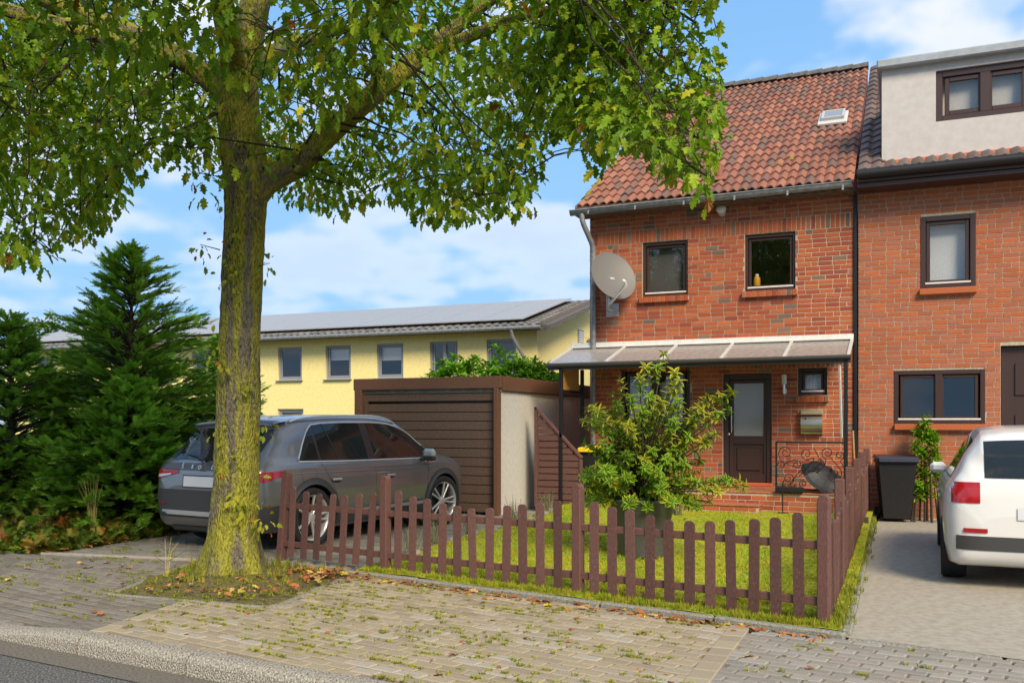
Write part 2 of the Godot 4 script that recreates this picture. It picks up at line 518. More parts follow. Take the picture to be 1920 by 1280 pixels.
# rows of pavers inside a polygon; the 300 that show largest are parts, the rest one mass
func pave(parent: Node3D, poly: Array, angle: float, l: float, w: float, mats: Array, tints: Array, most: int, height: Callable, bond := 0.5, joint := 0.016) -> void:
	var flat_poly := PackedVector2Array()
	var lo := Vector2(1e9, 1e9)
	var hi := Vector2(-1e9, -1e9)
	var e1 := Vector2(cos(angle), sin(angle))
	var e2 := Vector2(sin(angle), -cos(angle))
	for p in poly:
		var v := Vector2(p.x, p.z)
		flat_poly.append(v)
		var q := Vector2(v.dot(e1), v.dot(e2))
		lo = lo.min(q); hi = hi.max(q)
	var mesh := paver_mesh(l - joint, w - joint)
	var found := []
	var row := 0
	var b := floorf(lo.y / w) * w
	while b < hi.y:
		var a := lo.x - l + fmod(row * bond, 1.0) * l
		while a < hi.x + l:
			var g := e1 * a + e2 * b
			if Geometry2D.is_point_in_polygon(g, flat_poly):
				var y: float = height.call(g) + r(-0.0025, 0.0025)
				var basis := Basis(Vector3.UP, -angle + r(-0.008, 0.008)) * Basis(Vector3.RIGHT, r(-0.012, 0.012)) * Basis(Vector3.BACK, r(-0.01, 0.01))
				var at := Vector3(g.x, y, g.y)
				var p := project(at)
				var seen := p.x > -20 and p.x < 1940 and p.y < 1290 and p.z > 0.5
				found.append([p.z if seen else 1e6 + p.z, Transform3D(basis, at)])
			a += l
		b += w
		row += 1
	found.sort_custom(func(x, y): return x[0] < y[0])
	var rest := []
	var cols := []
	for i in found.size():
		if i < most and found[i][0] < 1e5:
			inst("paving_stone", mesh, mats[rng.randi() % mats.size()], parent, found[i][1])
		else:
			rest.append(found[i][1])
			var c: Color = tints[rng.randi() % tints.size()]
			cols.append(c * r(0.85, 1.12))
	if rest.size():
		stuff(many("far_paving_stones", mesh, M.paver, rest, cols, parent))

func apron_y(g: Vector2) -> float:
	var t := g.x * sin(STREET) - g.y * cos(STREET)
	var s := g.x * cos(STREET) + g.y * sin(STREET)
	return lerpf(0.0, -0.05, smoothstep(-6.1, -7.5, s) * (1.0 - smoothstep(0.1, 1.3, t - kerb_line(s))))

func lawn_y(x: float, z: float) -> float:
	return 0.03 + 0.12 * clampf((-z - 7.3) / 7.0, 0, 1)

func bank_y(x: float, z: float) -> float:
	var edge := maxf(clampf((-9.2 - x) / 2.5, 0, 1), 0)
	var front := clampf((-7.75 - z) / 1.6, 0, 1)
	return -0.035 + 0.60 * smoothstep(0, 1, edge) * smoothstep(0, 1, front)

func build_ground() -> void:
	var st := begin()
	sheet(st, [street(-300, kerb_line(-25) + 0.1), street(-25, kerb_line(-25) + 0.1), street(5, kerb_line(5) + 0.1), street(300, kerb_line(5) + 0.1), street(300, 500), street(-300, 500)], -0.122)
	setting(obj("ground", st, M.far_ground))
	st = begin()
	sheet(st, [street(-300, -9), street(300, -9), street(300, kerb_line(5) + 0.11), street(5, kerb_line(5) + 0.11), street(-25, kerb_line(-25) + 0.11), street(-300, kerb_line(-25) + 0.11)], -0.14)
	setting(obj("road", st, M.asphalt), "grey asphalt road along the kerb")
	st = begin()
	sheet(st, [street(-300, -400), street(300, -400), street(300, -9), street(-300, -9)], -0.06)
	setting(obj("opposite_ground", st, M.far_ground))
	# gutter strip of darker asphalt against the kerb
	st = begin()
	sheet(st, [street(-25, kerb_line(-25) - 0.26), street(5, kerb_line(5) - 0.26), street(5, kerb_line(5) + 0.03), street(-25, kerb_line(-25) + 0.03)], -0.133)
	setting(obj("road_gutter", st, surf([[0.2, Color(0.10, 0.09, 0.075)], [0.8, Color(0.20, 0.18, 0.15)]], Vector3.ONE * 1.2, 0.9, 0.06)))
	# kerb of single stones, lowered towards the driveway
	var kerb := Node3D.new()
	kerb.name = "kerb"
	add_child(kerb)
	setting(kerb, "pale concrete kerb stones, lowered in front of the driveway")
	var top := func(s: float) -> float: return lerpf(0.0, -0.055, smoothstep(-6.33, -7.44, s))
	for i in range(-12, 10):
		var s0 := -6.33 + i * 1.11 + 0.009
		var s1 := s0 + 1.092
		st = begin()
		var steps := 6
		var rows := []
		for k in steps + 1:
			var s := lerpf(s0, s1, k / float(steps))
			var y: float = top.call(s)
			var kt := kerb_line(s)
			rows.append([street(s, kt, -0.3), street(s, kt + 0.004, y - 0.06), street(s, kt + 0.014, y - 0.032), street(s, kt + 0.034, y - 0.011), street(s, kt + 0.06, y - 0.001), street(s, kt + 0.155, y + 0.003), street(s, kt + 0.155, -0.3)])
		st.set_smooth_group(0)
		for k in steps:
			for j in 6:
				if j == 5: st.set_smooth_group(-1)
				quad(st, rows[k][j], rows[k + 1][j], rows[k + 1][j + 1], rows[k][j + 1])
			st.set_smooth_group(0)
		st.set_smooth_group(-1)
		for e in [0, steps]:
			for j in range(1, 6): tri(st, rows[e][0], rows[e][j], rows[e][j + 1])
		obj("kerb_stone", st, M.kerb, kerb)
	# paved sidewalk in front of the fence
	var line_x := -1.14
	var walk := Node3D.new(); walk.name = "sidewalk"; add_child(walk)
	setting(walk, "sidewalk of tan concrete paving stones with weeds in the joints")
	var on_line := func(x: float, t: float) -> Vector3:
		return Vector3(x, 0, (x * sin(STREET) - t) / cos(STREET))
	var pit := [Vector3(-6.56, 0, -6.19), Vector3(-4.83, 0, -6.28), Vector3(-5.15, 0, -7.98), Vector3(-7.25, 0, -8.08)]
	st = begin()
	sheet(st, [Vector3(-5.4, 0, -5.0), street(5, kerb_line(5) + 0.12), street(40, 4.9), street(40, 6.8), street(-6.9, 6.8), Vector3(-5.2, 0, -8.0), Vector3(-5.75, 0, -6.2)], -0.03)
	obj("paving_bed", st, M.bed, walk)
	var zero := func(_g: Vector2) -> float: return 0.0
	var tan := [Color(0.39, 0.325, 0.23), Color(0.36, 0.30, 0.215), Color(0.42, 0.355, 0.255), Color(0.39, 0.325, 0.22)]
	var grey_tints := [Color(0.31, 0.285, 0.255), Color(0.34, 0.315, 0.28), Color(0.26, 0.24, 0.21)]
	M.apron_pavers = []
	for c in [Color(0.225, 0.20, 0.17), Color(0.25, 0.225, 0.19), Color(0.20, 0.175, 0.145)]:
		M.apron_pavers.append(surf([[0.15, c * 0.6], [0.5, c * 0.95], [0.85, c * 1.2]], Vector3.ONE * 2.2, 0.85, 0.09, 5, 0.35, {"bfreq": 0.15}))
	pave(walk, [on_line.call(-5.36, 3.90), on_line.call(line_x + 0.0, 4.26), on_line.call(line_x + 0.0, 6.72), street(-6.35, 6.72), pit[2], pit[1], Vector3(-5.62, 0, -6.26)], STREET, 0.211, 0.108, M.pavers, tan, 300, zero, 0.36)
	var strip := Node3D.new(); strip.name = "paving_strip"; walk.add_child(strip)
	var pm := paver_mesh(0.155, 0.19)
	var z: float = on_line.call(line_x, 6.66).z
	while z < on_line.call(line_x, 4.33).z:
		inst("paving_stone", pm, M.pavers[rng.randi() % 4], walk, Transform3D(Basis(Vector3.UP, r(-0.01, 0.01)), Vector3(line_x + 0.02, 0.009 + r(-0.002, 0.002), z)))
		z += 0.2
	walk.remove_child(strip); strip.free()
	var walk2 := Node3D.new(); walk2.name = "driveway_crossing"; add_child(walk2)
	setting(walk2, "grey paving stones beside the fence corner")
	pave(walk2, [on_line.call(line_x + 0.05, 4.28), street(5, kerb_line(5) + 0.18), street(6, 4.95), street(6, 6.75), on_line.call(line_x + 0.05, 6.75)], STREET, 0.2, 0.1, M.grey_pavers, grey_tints, 220, zero)
	var apron := Node3D.new(); apron.name = "driveway_apron"; add_child(apron)
	setting(apron, "dark grey paving stones in front of the car's driveway")
	pave(apron, [street(-25, kerb_line(-25) + 0.19), on_line.call(-5.55, 3.88), Vector3(-5.72, 0, -6.2), pit[0] + Vector3(-0.08, 0, 0), pit[3] + Vector3(-0.08, 0, 0), Vector3(-9.05, 0, -7.75), Vector3(-9.6, 0, -7.65), street(-40, 6.0)], STREET, 0.2, 0.1, M.apron_pavers, [Color(0.225, 0.20, 0.17), Color(0.26, 0.235, 0.20), Color(0.20, 0.175, 0.145), Color(0.235, 0.21, 0.155)], 300, apron_y)
	st = begin()
	var bedp := [street(-25, kerb_line(-25) + 0.13), on_line.call(-5.5, 3.84), Vector3(-5.7, 0, -6.2), pit[0], pit[3], Vector3(-9.6, 0, -7.7), street(-40, 6.1)]
	sheet(st, bedp, -0.112)
	obj("apron_bed", st, M.bed, apron)
	# row of stones between the two pavings
	z = -6.15
	var pm2 := paver_mesh(0.14, 0.19)
	while z < -5.12:
		inst("paving_stone", pm2, M.pavers[rng.randi() % 4], walk, Transform3D(Basis(Vector3.UP, 0.1), Vector3(-5.47 + (z + 5.0) * 0.14, 0.004 + apron_y(Vector2(-5.5, z)) * 0.3, z)))
		z += 0.2
	# tree pit
	st = begin()
	grid(st, pit, 22, func(p: Vector3) -> float: return -0.012 + 0.09 * exp(-pow(Vector2(p.x + 6.21, p.z + 7.43).length() / 0.55, 2.0)) + 0.014 * sin(p.x * 9.0) * sin(p.z * 7.0))
	setting(obj("tree_pit", st, M.moss), "mossy soil around the foot of the street tree")
	st = begin()
	for i in 4:
		if i == 2: continue
		bar(st, pit[i] + Vector3(0, -0.02, 0), pit[(i + 1) % 4] + Vector3(0, -0.02, 0), 0.05, 0.05, Vector3.UP, 0.01)
	setting(obj("pit_edging", st, M.edging))
	# driveway behind the apron
	var drive := Node3D.new(); drive.name = "driveway"; add_child(drive)
	setting(drive, "paved driveway under the grey car")
	var dp := [Vector3(-9.3, 0, -7.85), Vector3(-7.2, 0, -8.13), Vector3(-6.4, 0, -8.1), Vector3(-5.0, 0, -7.9), Vector3(-5.25, 0, -14.0), Vector3(-5.25, 0, -16.1), Vector3(-6.1, 0, -16.1), Vector3(-6.1, 0, -13.9), Vector3(-9.4, 0, -13.9)]
	st = begin()
	sheet(st, dp, -0.03)
	obj("driveway_bed", st, M.bed, drive)
	pave(drive, dp, 0.05, 0.2, 0.1, M.grey_pavers, [Color(0.31, 0.28, 0.23), Color(0.27, 0.245, 0.20), Color(0.33, 0.30, 0.25)], 0, zero)
	st = begin()
	bar(st, Vector3(-9.25, 0.0, -7.74), Vector3(-7.15, 0.0, -8.06), 0.075, 0.05, Vector3.UP, 0.01)
	setting(obj("driveway_edging", st, M.concrete), "pale concrete edging across the driveway")
	# edging stones under the fence
	var edge := Node3D.new(); edge.name = "lawn_edging"; add_child(edge)
	setting(edge, "weathered concrete edging stones below the picket fence")
	var s := -6.72
	while s < 4.5:
		st = begin()
		var deep := -0.05 if s < -1.8 else -0.086
		bar(st, street(s + 0.004, 6.79, deep + r(-0.006, 0.006)), street(s + 0.99, 6.79, deep + r(-0.006, 0.006)), 0.075, 0.18, Vector3.UP, 0.014)
		obj("edging_stone", st, M.edging, edge)
		s += 1.0
	z = -7.05
	while z > -15.8:
		st = begin()
		bar(st, Vector3(-0.36 - (z + 7) * -0.004, -0.05, z), Vector3(-0.36 - (z + 6) * -0.004, -0.05, z - 0.99), 0.07, 0.2, Vector3.UP, 0.012)
		obj("edging_stone", st, M.edging, edge)
		z -= 1.0
	# lawn
	st = begin()
	grid(st, [street(-6.6, 6.84), street(-1.74, 6.84), Vector3(-0.4, 0, -15.9), Vector3(-5.25, 0, -15.9)], 60, func(p: Vector3) -> float: return lawn_y(p.x, p.z) + 0.012 * sin(p.x * 5.0 + p.z * 3.0) * sin(p.z * 4.1))
	setting(obj("lawn", st, M.lawn), "short yellow-green lawn behind the picket fence")
	# bank for the ground cover
	st = begin()
	grid(st, [Vector3(-30, 0, -3.0), Vector3(-9.2, 0, -7.72), Vector3(-9.2, 0, -20), Vector3(-30, 0, -20)], 60, func(p: Vector3) -> float: return bank_y(p.x, p.z) + 0.03 * sin(p.x * 3.0) * sin(p.z * 2.3))
	setting(obj("planted_bank", st, M.soil), "planted bank beside the driveway")
	# neighbour's drive
	st = begin()
	sheet(st, [Vector3(-0.36, 0, -7.0), street(9, 6.80), Vector3(9, 0, -16), Vector3(-0.33, 0, -16)], 0.004)
	setting(obj("neighbour_drive", st, M.concrete), "beige concrete drive of the neighbouring house")

func grid(st: SurfaceTool, c: Array, n: int, height: Callable) -> void:
	st.set_smooth_group(0)
	var at := func(i: int, j: int) -> Vector3:
		var u := i / float(n); var v := j / float(n)
		var p: Vector3 = (c[0] as Vector3).lerp(c[1], u).lerp((c[3] as Vector3).lerp(c[2], u), v)
		p.y = height.call(p)
		return p
	for i in n:
		for j in n:
			quad(st, at.call(i, j), at.call(i + 1, j), at.call(i + 1, j + 1), at.call(i, j + 1))

# ---------------------------------------------------------------- buildings
# wall slab facing +z, with openings [x0, y0, x1, y1]
func wall(st: SurfaceTool, x0: float, x1: float, y0: float, y1: float, zf: float, zb: float, holes: Array) -> void:
	var xs := [x0, x1]
	var ys := [y0, y1]
	for h in holes:
		for v in [h[0], h[2]]:
			if not xs.has(v): xs.append(v)
		for v in [h[1], h[3]]:
			if not ys.has(v): ys.append(v)
	xs.sort(); ys.sort()
	for i in xs.size() - 1:
		for j in ys.size() - 1:
			var c := Vector2((xs[i] + xs[i + 1]) * 0.5, (ys[j] + ys[j + 1]) * 0.5)
			var open := false
			for h in holes:
				if c.x > h[0] and c.x < h[2] and c.y > h[1] and c.y < h[3]: open = true
			if not open:
				box(st, Vector3(c.x, c.y, (zf + zb) * 0.5), Vector3(xs[i + 1] - xs[i], ys[j + 1] - ys[j], zf - zb))

func unit_brick() -> ArrayMesh:
	var st := begin()
	box(st, Vector3.ZERO, Vector3.ONE, Basis.IDENTITY, 0.0)
	st.generate_normals()
	return st.commit()

func brick_shape(l: float, h: float, d: float) -> ArrayMesh:
	var st := begin()
	box(st, Vector3.ZERO, Vector3(l, h, d), Basis.IDENTITY, 0.004)
	st.generate_normals()
	return st.commit()

# courses of bricks on a wall that faces +z of `frame`; returns [transform with size in it, tone]
func courses(x0: float, x1: float, y0: float, y1: float, pitch: float, long: float, holes: Array, bands: Array) -> Array:
	var out := []
	var joint := 0.0135
	var y := y0
	var row := 0
	while y + pitch * 0.5 < y1:
		var yc := y + pitch * 0.5
		var skip := false
		for b in bands:
			if yc > b[0] and yc < b[1]: skip = true
		if not skip:
			var gaps := []
			for h in holes:
				if yc > h[1] - 0.02 and yc < h[3] + 0.02: gaps.append(h)
			var x := x0 - (long * 0.5 if row % 2 == 1 else 0.0) + r(-0.03, 0.0)
			while x < x1 - 0.02:
				var l := long if rng.randf() > 0.16 else long * 0.5
				var a := maxf(x, x0)
				var b := minf(x + l, x1)
				for h in gaps:
					if a < h[2] and b > h[0]:
						if a < h[0]: b = h[0]
						elif b > h[2]: a = h[2]
						else: b = a
				if b - a > 0.04:
					out.append([(a + b) * 0.5, yc, b - a - joint, pitch - joint, brick_tone()])
				x += l
		y += pitch
		row += 1
	for b in bands:
		var x := x0
		while x < x1 - 0.04:
			var inside := false
			for h in holes:
				if x + 0.04 > h[0] and x + 0.04 < h[2] and (b[0] + b[1]) * 0.5 > h[1] and (b[0] + b[1]) * 0.5 < h[3]: inside = true
			if not inside:
				out.append([x + 0.0385, (b[0] + b[1]) * 0.5, 0.077 - joint, b[1] - b[0] - joint, brick_tone() if rng.randf() > 0.6 else 0])
			x += 0.077
	return out

func lay(parent: Node3D, list: Array, frame: Transform3D, most: int, deep := 0.03, proud := 0.007) -> void:
	var unit := unit_brick()
	var scored := []
	for b in list:
		var p := project(frame * Vector3(b[0], b[1], 0))
		scored.append([p.z if p.x > 0 and p.x < 1920 and p.y > 0 else 1e6, b])
	scored.sort_custom(func(x, y): return x[0] < y[0])
	var rest := []
	var cols := []
	var shapes := {}
	for i in scored.size():
		var b: Array = scored[i][1]
		var at := Vector3(b[0], b[1], proud - deep * 0.5 + r(-0.0015, 0.0015))
		var tilt := Basis(Vector3.BACK, r(-0.006, 0.006)) * Basis(Vector3.UP, r(-0.006, 0.006))
		if i < most and scored[i][0] < 1e5:
			var key := "%.2f_%.3f" % [b[2], b[3]]
			if not shapes.has(key): shapes[key] = brick_shape(float(key.split("_")[0]), b[3], deep)
			inst("brick", shapes[key], M.bricks[b[4]], parent, frame * Transform3D(tilt, at))
		else:
			rest.append(frame * Transform3D(tilt * Basis.from_scale(Vector3(b[2], b[3], deep)), at))
			cols.append(BRICK_TONES[b[4]] * r(0.88, 1.12))
	if rest.size(): stuff(many("far_brickwork", unit, M.brick_any, rest, cols, parent))

# a window in an opening of a wall that faces +z, as a part of parent
func window(parent: Node3D, x0: float, y0: float, x1: float, y1: float, z: float, fm: Material, bars := 0, width := 0.06, strip := true, gm: Material = null) -> Node3D:
	var st := begin()
	var cx := (x0 + x1) * 0.5
	var cy := (y0 + y1) * 0.5
	var w := x1 - x0
	var h := y1 - y0
	var o := part("window", parent)
	for s in [-1.0, 1.0]:
		box(st, Vector3(cx + s * (w - width) * 0.5, cy, z), Vector3(width, h, 0.07), Basis.IDENTITY, 0.006)
		box(st, Vector3(cx, cy + s * (h - width) * 0.5, z + 0.001), Vector3(w - width * 2.0 + 0.004, width, 0.068), Basis.IDENTITY, 0.006)
	for k in bars:
		box(st, Vector3(x0 + w * (k + 1) / float(bars + 1), cy, z + 0.002), Vector3(width * 1.5, h - width * 1.9, 0.066), Basis.IDENTITY, 0.006)
	obj("frame", st, fm, o)
	# opening sash
	st = begin()
	var n := bars + 1
	var inner := (w - 2.0 * width) / n
	var k2 := width * 0.7
	for i in n:
		var c := x0 + width + inner * (i + 0.5)
		var sw := inner - (width * 0.5 if bars > 0 else 0.0) - 0.012
		var sh := h - 2.0 * width - 0.012
		for s in [-1.0, 1.0]:
			box(st, Vector3(c + s * (sw - k2) * 0.5, cy, z - 0.022), Vector3(k2, sh, 0.05), Basis.IDENTITY, 0.006)
			box(st, Vector3(c, cy + s * (sh - k2) * 0.5, z - 0.021), Vector3(sw - 2.0 * k2 + 0.004, k2, 0.048), Basis.IDENTITY, 0.006)
	obj("sash", st, fm, o)
	for i in n:
		var c := x0 + width + inner * (i + 0.5)
		st = begin()
		box(st, Vector3(c, cy, z - 0.03), Vector3(inner - 2.0 * k2, h - 2.0 * width - 2.0 * k2 + 0.02, 0.006))
		obj("pane", st, gm if gm else M.glass, o)
	if strip:
		st = begin()
		box(st, Vector3(cx, y0 + width + 0.012, z + 0.03), Vector3(w - 2.0 * width + 0.02, 0.028, 0.02), Basis.IDENTITY, 0.004)
		obj("drip_rail", st, M.white_paint, o)
	return o

func sill_bricks(parent: Node3D, x0: float, x1: float, y: float, n: int, h := 0.105) -> void:
	var o := part("brick_sill", parent)
	var w := (x1 - x0) / n
	for i in n:
		var st := begin()
		box(st, Vector3(x0 + (i + 0.5) * w, y - h * 0.5, FZ + 0.02 + r(-0.002, 0.002)), Vector3(w - 0.009, h - 0.004, 0.15), Basis(Vector3.RIGHT, 0.10), 0.005)
		obj("brick", st, M.bricks[brick_tone()], o)
	var st2 := begin()
	box(st2, Vector3((x0 + x1) * 0.5, y - h * 0.5 - 0.002, FZ + 0.012), Vector3(x1 - x0 - 0.006, h - 0.03, 0.145), Basis(Vector3.RIGHT, 0.10))
	obj("sill_mortar", st2, M.mortar, o)

func tile_mesh(w: float, l: float) -> ArrayMesh:
	# x across, y normal to the roof, -z up the slope; origin at the lower edge
	var st := begin()
	var n := 8
	var wave := func(u: float) -> float: return 0.022 * sin((u - 0.22) * TAU) + 0.006 * sin(u * TAU * 2.0)
	st.set_smooth_group(0)
	for i in n:
		var u0 := i / float(n); var u1 := (i + 1) / float(n)
		var xa := (u0 - 0.5) * w * 1.06; var xb := (u1 - 0.5) * w * 1.06
		var ya: float = wave.call(u0); var yb: float = wave.call(u1)
		quad(st, Vector3(xa, ya + 0.03, 0), Vector3(xb, yb + 0.03, 0), Vector3(xb, yb, -l * 1.12), Vector3(xa, ya, -l * 1.12))
	st.set_smooth_group(-1)
	for i in n:
		var u0 := i / float(n); var u1 := (i + 1) / float(n)
		var xa := (u0 - 0.5) * w * 1.06; var xb := (u1 - 0.5) * w * 1.06
		var ya: float = wave.call(u0); var yb: float = wave.call(u1)
		quad(st, Vector3(xa, ya + 0.008, 0.0), Vector3(xb, yb + 0.008, 0.0), Vector3(xb, yb + 0.03, 0), Vector3(xa, ya + 0.03, 0))
	st.generate_normals()
	return st.commit()

func build_brick_house() -> void:
	var h := thing("brick_house", "narrow two-storey red brick house with a red tiled roof", "house", Vector3(-2.96, 0, FZ))
	h.position = Vector3.ZERO
	var L := -5.23
	var R := -0.70
	var holes := [[-4.25, 3.765, -3.436, 4.738], [-2.457, 3.765, -1.626, 4.738], [-4.66, 1.43, -3.40, 2.50], [-2.83, 0.45, -2.01, 2.37], [-1.59, 1.985, -1.12, 2.445]]
	var st := begin()
	wall(st, L, R, -0.1, 5.42, FZ, FZ - 0.3, holes)
	# other walls
	box(st, Vector3(L + 0.15, 2.65, -22.9), Vector3(0.3, 5.5, 13.2))
	box(st, Vector3(R - 0.15, 2.65, -22.9), Vector3(0.29, 5.5, 13.2))
	wall(st, L, R, -0.1, 5.42, -29.4, -29.7, [])
	obj("wall", st, M.mortar, h)
	st = begin()
	for x in [L + 0.004, L + 0.3]:
		tri(st, Vector3(x, 5.40, -16.0), Vector3(x, 9.45, -22.7), Vector3(x, 5.40, -29.6))
	for x in [R - 0.3, R - 0.004]:
		tri(st, Vector3(x, 5.40, -16.0), Vector3(x, 9.45, -22.7), Vector3(x, 5.40, -29.6))
	obj("gable", st, M.brick_side, h)
	# floors and a partition that close the rooms behind the windows
	st = begin()
	box(st, Vector3((L + R) * 0.5, 0.40, -22.5), Vector3(R - L - 0.6, 0.1, 12.3))
	box(st, Vector3((L + R) * 0.5, 2.75, -22.5), Vector3(R - L - 0.6, 0.2, 12.3))
	box(st, Vector3((L + R) * 0.5, 5.36, -22.5), Vector3(R - L - 0.6, 0.1, 12.3))
	box(st, Vector3((L + R) * 0.5, 2.8, -20.0), Vector3(R - L - 0.6, 5.0, 0.1))
	obj("inner_floor", st, M.room, h)
	lay(h, courses(L, R, 0.15, 5.38, 0.0765, 0.222, holes, [[4.74, 4.9695], [2.445, 2.6745]]), Transform3D(Basis.IDENTITY, Vector3(0, 0, FZ)), 300)
	# the brickwork of the side wall
	var side := Transform3D(Basis(Vector3.UP, -PI / 2), Vector3(L, 0, 0))
	lay(h, courses(-29.6, -16.0, 0.1, 5.38, 0.0765, 0.222, [], []).map(func(b): return [b[0], b[1], b[2], b[3], b[4]]), side, 0)
	# windows
	var w := window(h, -4.262, 3.76, -3.424, 4.736, FZ - 0.07, M.frame_brown)
	st = begin()
	box(st, Vector3(-3.843, 4.24, FZ - 0.19), Vector3(0.66, 0.80, 0.004))
	obj("blind", st, flat(Color(0.11, 0.11, 0.11), 0.8), w)
	w = window(h, -2.469, 3.76, -1.614, 4.736, FZ - 0.07, M.frame_brown)
	sill_bricks(h, -4.30, -3.41, 3.765, 11)
	sill_bricks(h, -2.50, -1.59, 3.765, 11)
	w = window(h, -4.66, 1.43, -3.40, 2.50, FZ - 0.09, M.frame_brown, 1, 0.07)
	w.set_meta("label", "wide ground-floor window with white slatted blinds")
	for x in [-4.32, -3.73]:
		st = begin()
		for k in 34:
			box(st, Vector3(x, 1.53 + k * 0.0215, FZ - 0.155), Vector3(0.52, 0.003, 0.023), Basis(Vector3.RIGHT, 1.2))
		obj("blind", st, M.blind, w)
	sill_bricks(h, -4.70, -3.36, 1.425, 16)
	w = window(h, -1.59, 1.985, -1.12, 2.445, FZ - 0.11, M.frame_brown, 0, 0.06)
	st = begin()
	for k in 12:
		box(st, Vector3(-1.52 + 0.027 * k, 2.21, FZ - 0.2 - 0.008 * (k % 2)), Vector3(0.03, 0.34, 0.002), Basis(Vector3.UP, 0.4 if k % 2 else -0.4))
	obj("curtain", st, M.blind, w)
	sill_bricks(h, -1.62, -1.09, 1.98, 7)
	# front door
	var door := part("door", h)
	st = begin()
	var dz := FZ - 0.1
	for s in [[-2.785, 0.09], [-2.055, 0.09]]:
		box(st, Vector3(s[0], 1.43, dz), Vector3(s[1], 1.86, 0.09), Basis.IDENTITY, 0.006)
	box(st, Vector3(-2.42, 2.315, dz + 0.001), Vector3(0.65, 0.09, 0.088), Basis.IDENTITY, 0.006)
	obj("frame", st, M.frame_brown, door)
	st = begin()
	for s in [-2.70, -2.12]:
		box(st, Vector3(s, 1.39, dz - 0.02), Vector3(0.075, 1.75, 0.06), Basis.IDENTITY, 0.006)
	box(st, Vector3(-2.41, 2.235, dz - 0.019), Vector3(0.52, 0.06, 0.058), Basis.IDENTITY, 0.006)
	box(st, Vector3(-2.41, 1.23, dz - 0.019), Vector3(0.52, 0.14, 0.058), Basis.IDENTITY, 0.006)
	box(st, Vector3(-2.41, 0.58, dz - 0.019), Vector3(0.52, 0.14, 0.058), Basis.IDENTITY, 0.006)
	box(st, Vector3(-2.41, 0.905, dz - 0.035), Vector3(0.52, 0.55, 0.03))
	box(st, Vector3(-2.41, 0.905, dz - 0.012), Vector3(0.40, 0.40, 0.03), Basis.IDENTITY, 0.012)
	obj("leaf", st, M.frame_brown, door)
	st = begin()
	box(st, Vector3(-2.41, 1.755, dz - 0.03), Vector3(0.53, 0.93, 0.012))
	obj("pane", st, M.frost, door)
	st = begin()
	tube(st, [Vector3(-2.69, 1.36, dz + 0.055), Vector3(-2.69, 1.80, dz + 0.055)], [0.011], 10)
	for y in [1.42, 1.74]: tube(st, [Vector3(-2.69, y, dz + 0.0), Vector3(-2.69, y, dz + 0.055)], [0.008], 8)
	obj("handle", st, M.steel, door)
	st = begin()
	lathe(st, [Vector2(0, 0.04), Vector2(0.022, 0.036), Vector2(0.026, 0.02), Vector2(0.03, 0.0), Vector2(0.03, -0.01)], 16, Vector3(-2.735, 1.33, dz + 0.02), Basis(Vector3.RIGHT, PI / 2))
	obj("lock", st, M.steel, door)
	st = begin()
	box(st, Vector3(-2.42, 0.478, dz + 0.02), Vector3(0.86, 0.055, 0.26), Basis.IDENTITY, 0.01)
	obj("threshold", st, M.brick_side, door)
	# roof
	var roof := part("roof", h)
	var e := Vector3(0, 5.40, -15.66)
	var top := Vector3(0, 9.68, -22.7)
	var up := (top - e).normalized()
	var nrm := Vector3.RIGHT.cross(up).normalized()
	var basis := Basis(Vector3.RIGHT, nrm, -up)
	var length := (top - e).length()
	st = begin()
	box(st, (e + top) * 0.5 + Vector3((-5.42 + R) * 0.5, 0, 0) - nrm * 0.09, Vector3(R + 5.42, 0.12, length - 0.04), basis)
	var back := Vector3(0, 5.4, -29.8)
	box(st, (back + top) * 0.5 + Vector3((-5.42 + R) * 0.5, -0.08, 0), Vector3(R + 5.42, 0.12, length), Basis(Vector3.RIGHT, Vector3(0, nrm.y, -nrm.z), Vector3(0, -up.y, -up.z) * -1.0))
	obj("roof_deck", st, M.brick_side, roof)
	var rows := 21
	var cols_n := 31
	var tw := (R + 5.40) / cols_n
	var tl := length / rows
	var tm := tile_mesh(tw, tl)
	var rest := []
	var tints := []
	var count := 0
	for j in rows:
		for i in cols_n:
			var x := -5.40 + (i + 0.5) * tw
			var at := e + up * (j * tl) + Vector3(x, 0, 0) + nrm * 0.012
			if x > -1.46 and x < -0.98 and j >= 9 and j <= 10: continue
			var k := rng.randf()
			var tone := 0 if k < 0.3 else 1 if k < 0.52 else 2 if k < 0.72 else 3 if k < 0.88 else 4
			if j > 15 and rng.randf() < 0.4: tone = 3 + rng.randi() % 2
			var tr := Transform3D(basis * Basis(Vector3.UP, r(-0.012, 0.012)) * Basis(Vector3.RIGHT, r(-0.008, 0.008)), at + nrm * r(-0.002, 0.003))
			var vis := project(at)
			var hidden := vis.x < 1340 and vis.y < 300
			if count < 300 and j < 14 and not hidden:
				inst("roof_tile", tm, M.tiles[tone], roof, tr)
				count += 1
			else:
				rest.append(tr)
				tints.append(TILE_TONES[tone] * r(0.85, 1.1))
	stuff(many("far_roof_tiles", tm, M.tile_any, rest, tints, roof))
	for i in 14:
		st = begin()
		var pr := []
		for k in 9:
			var a := PI * k / 8.0
			pr.append(Vector3(0, sin(a) * 0.13, cos(a) * 0.14))
		st.set_smooth_group(0)
		var x0 := -5.42 + i * 0.337
		for k in 8:
			quad(st, top + Vector3(x0, 0.0, 0) + pr[k], top + Vector3(x0, 0.0, 0) + pr[k + 1], top + Vector3(x0 + 0.35, 0.02, 0) + pr[k + 1] * 1.05, top + Vector3(x0 + 0.35, 0.02, 0) + pr[k] * 1.05)
		obj("ridge_tile", st, M.grey_tile, roof)
	# moss cushions along the verge and scattered
	st = begin()
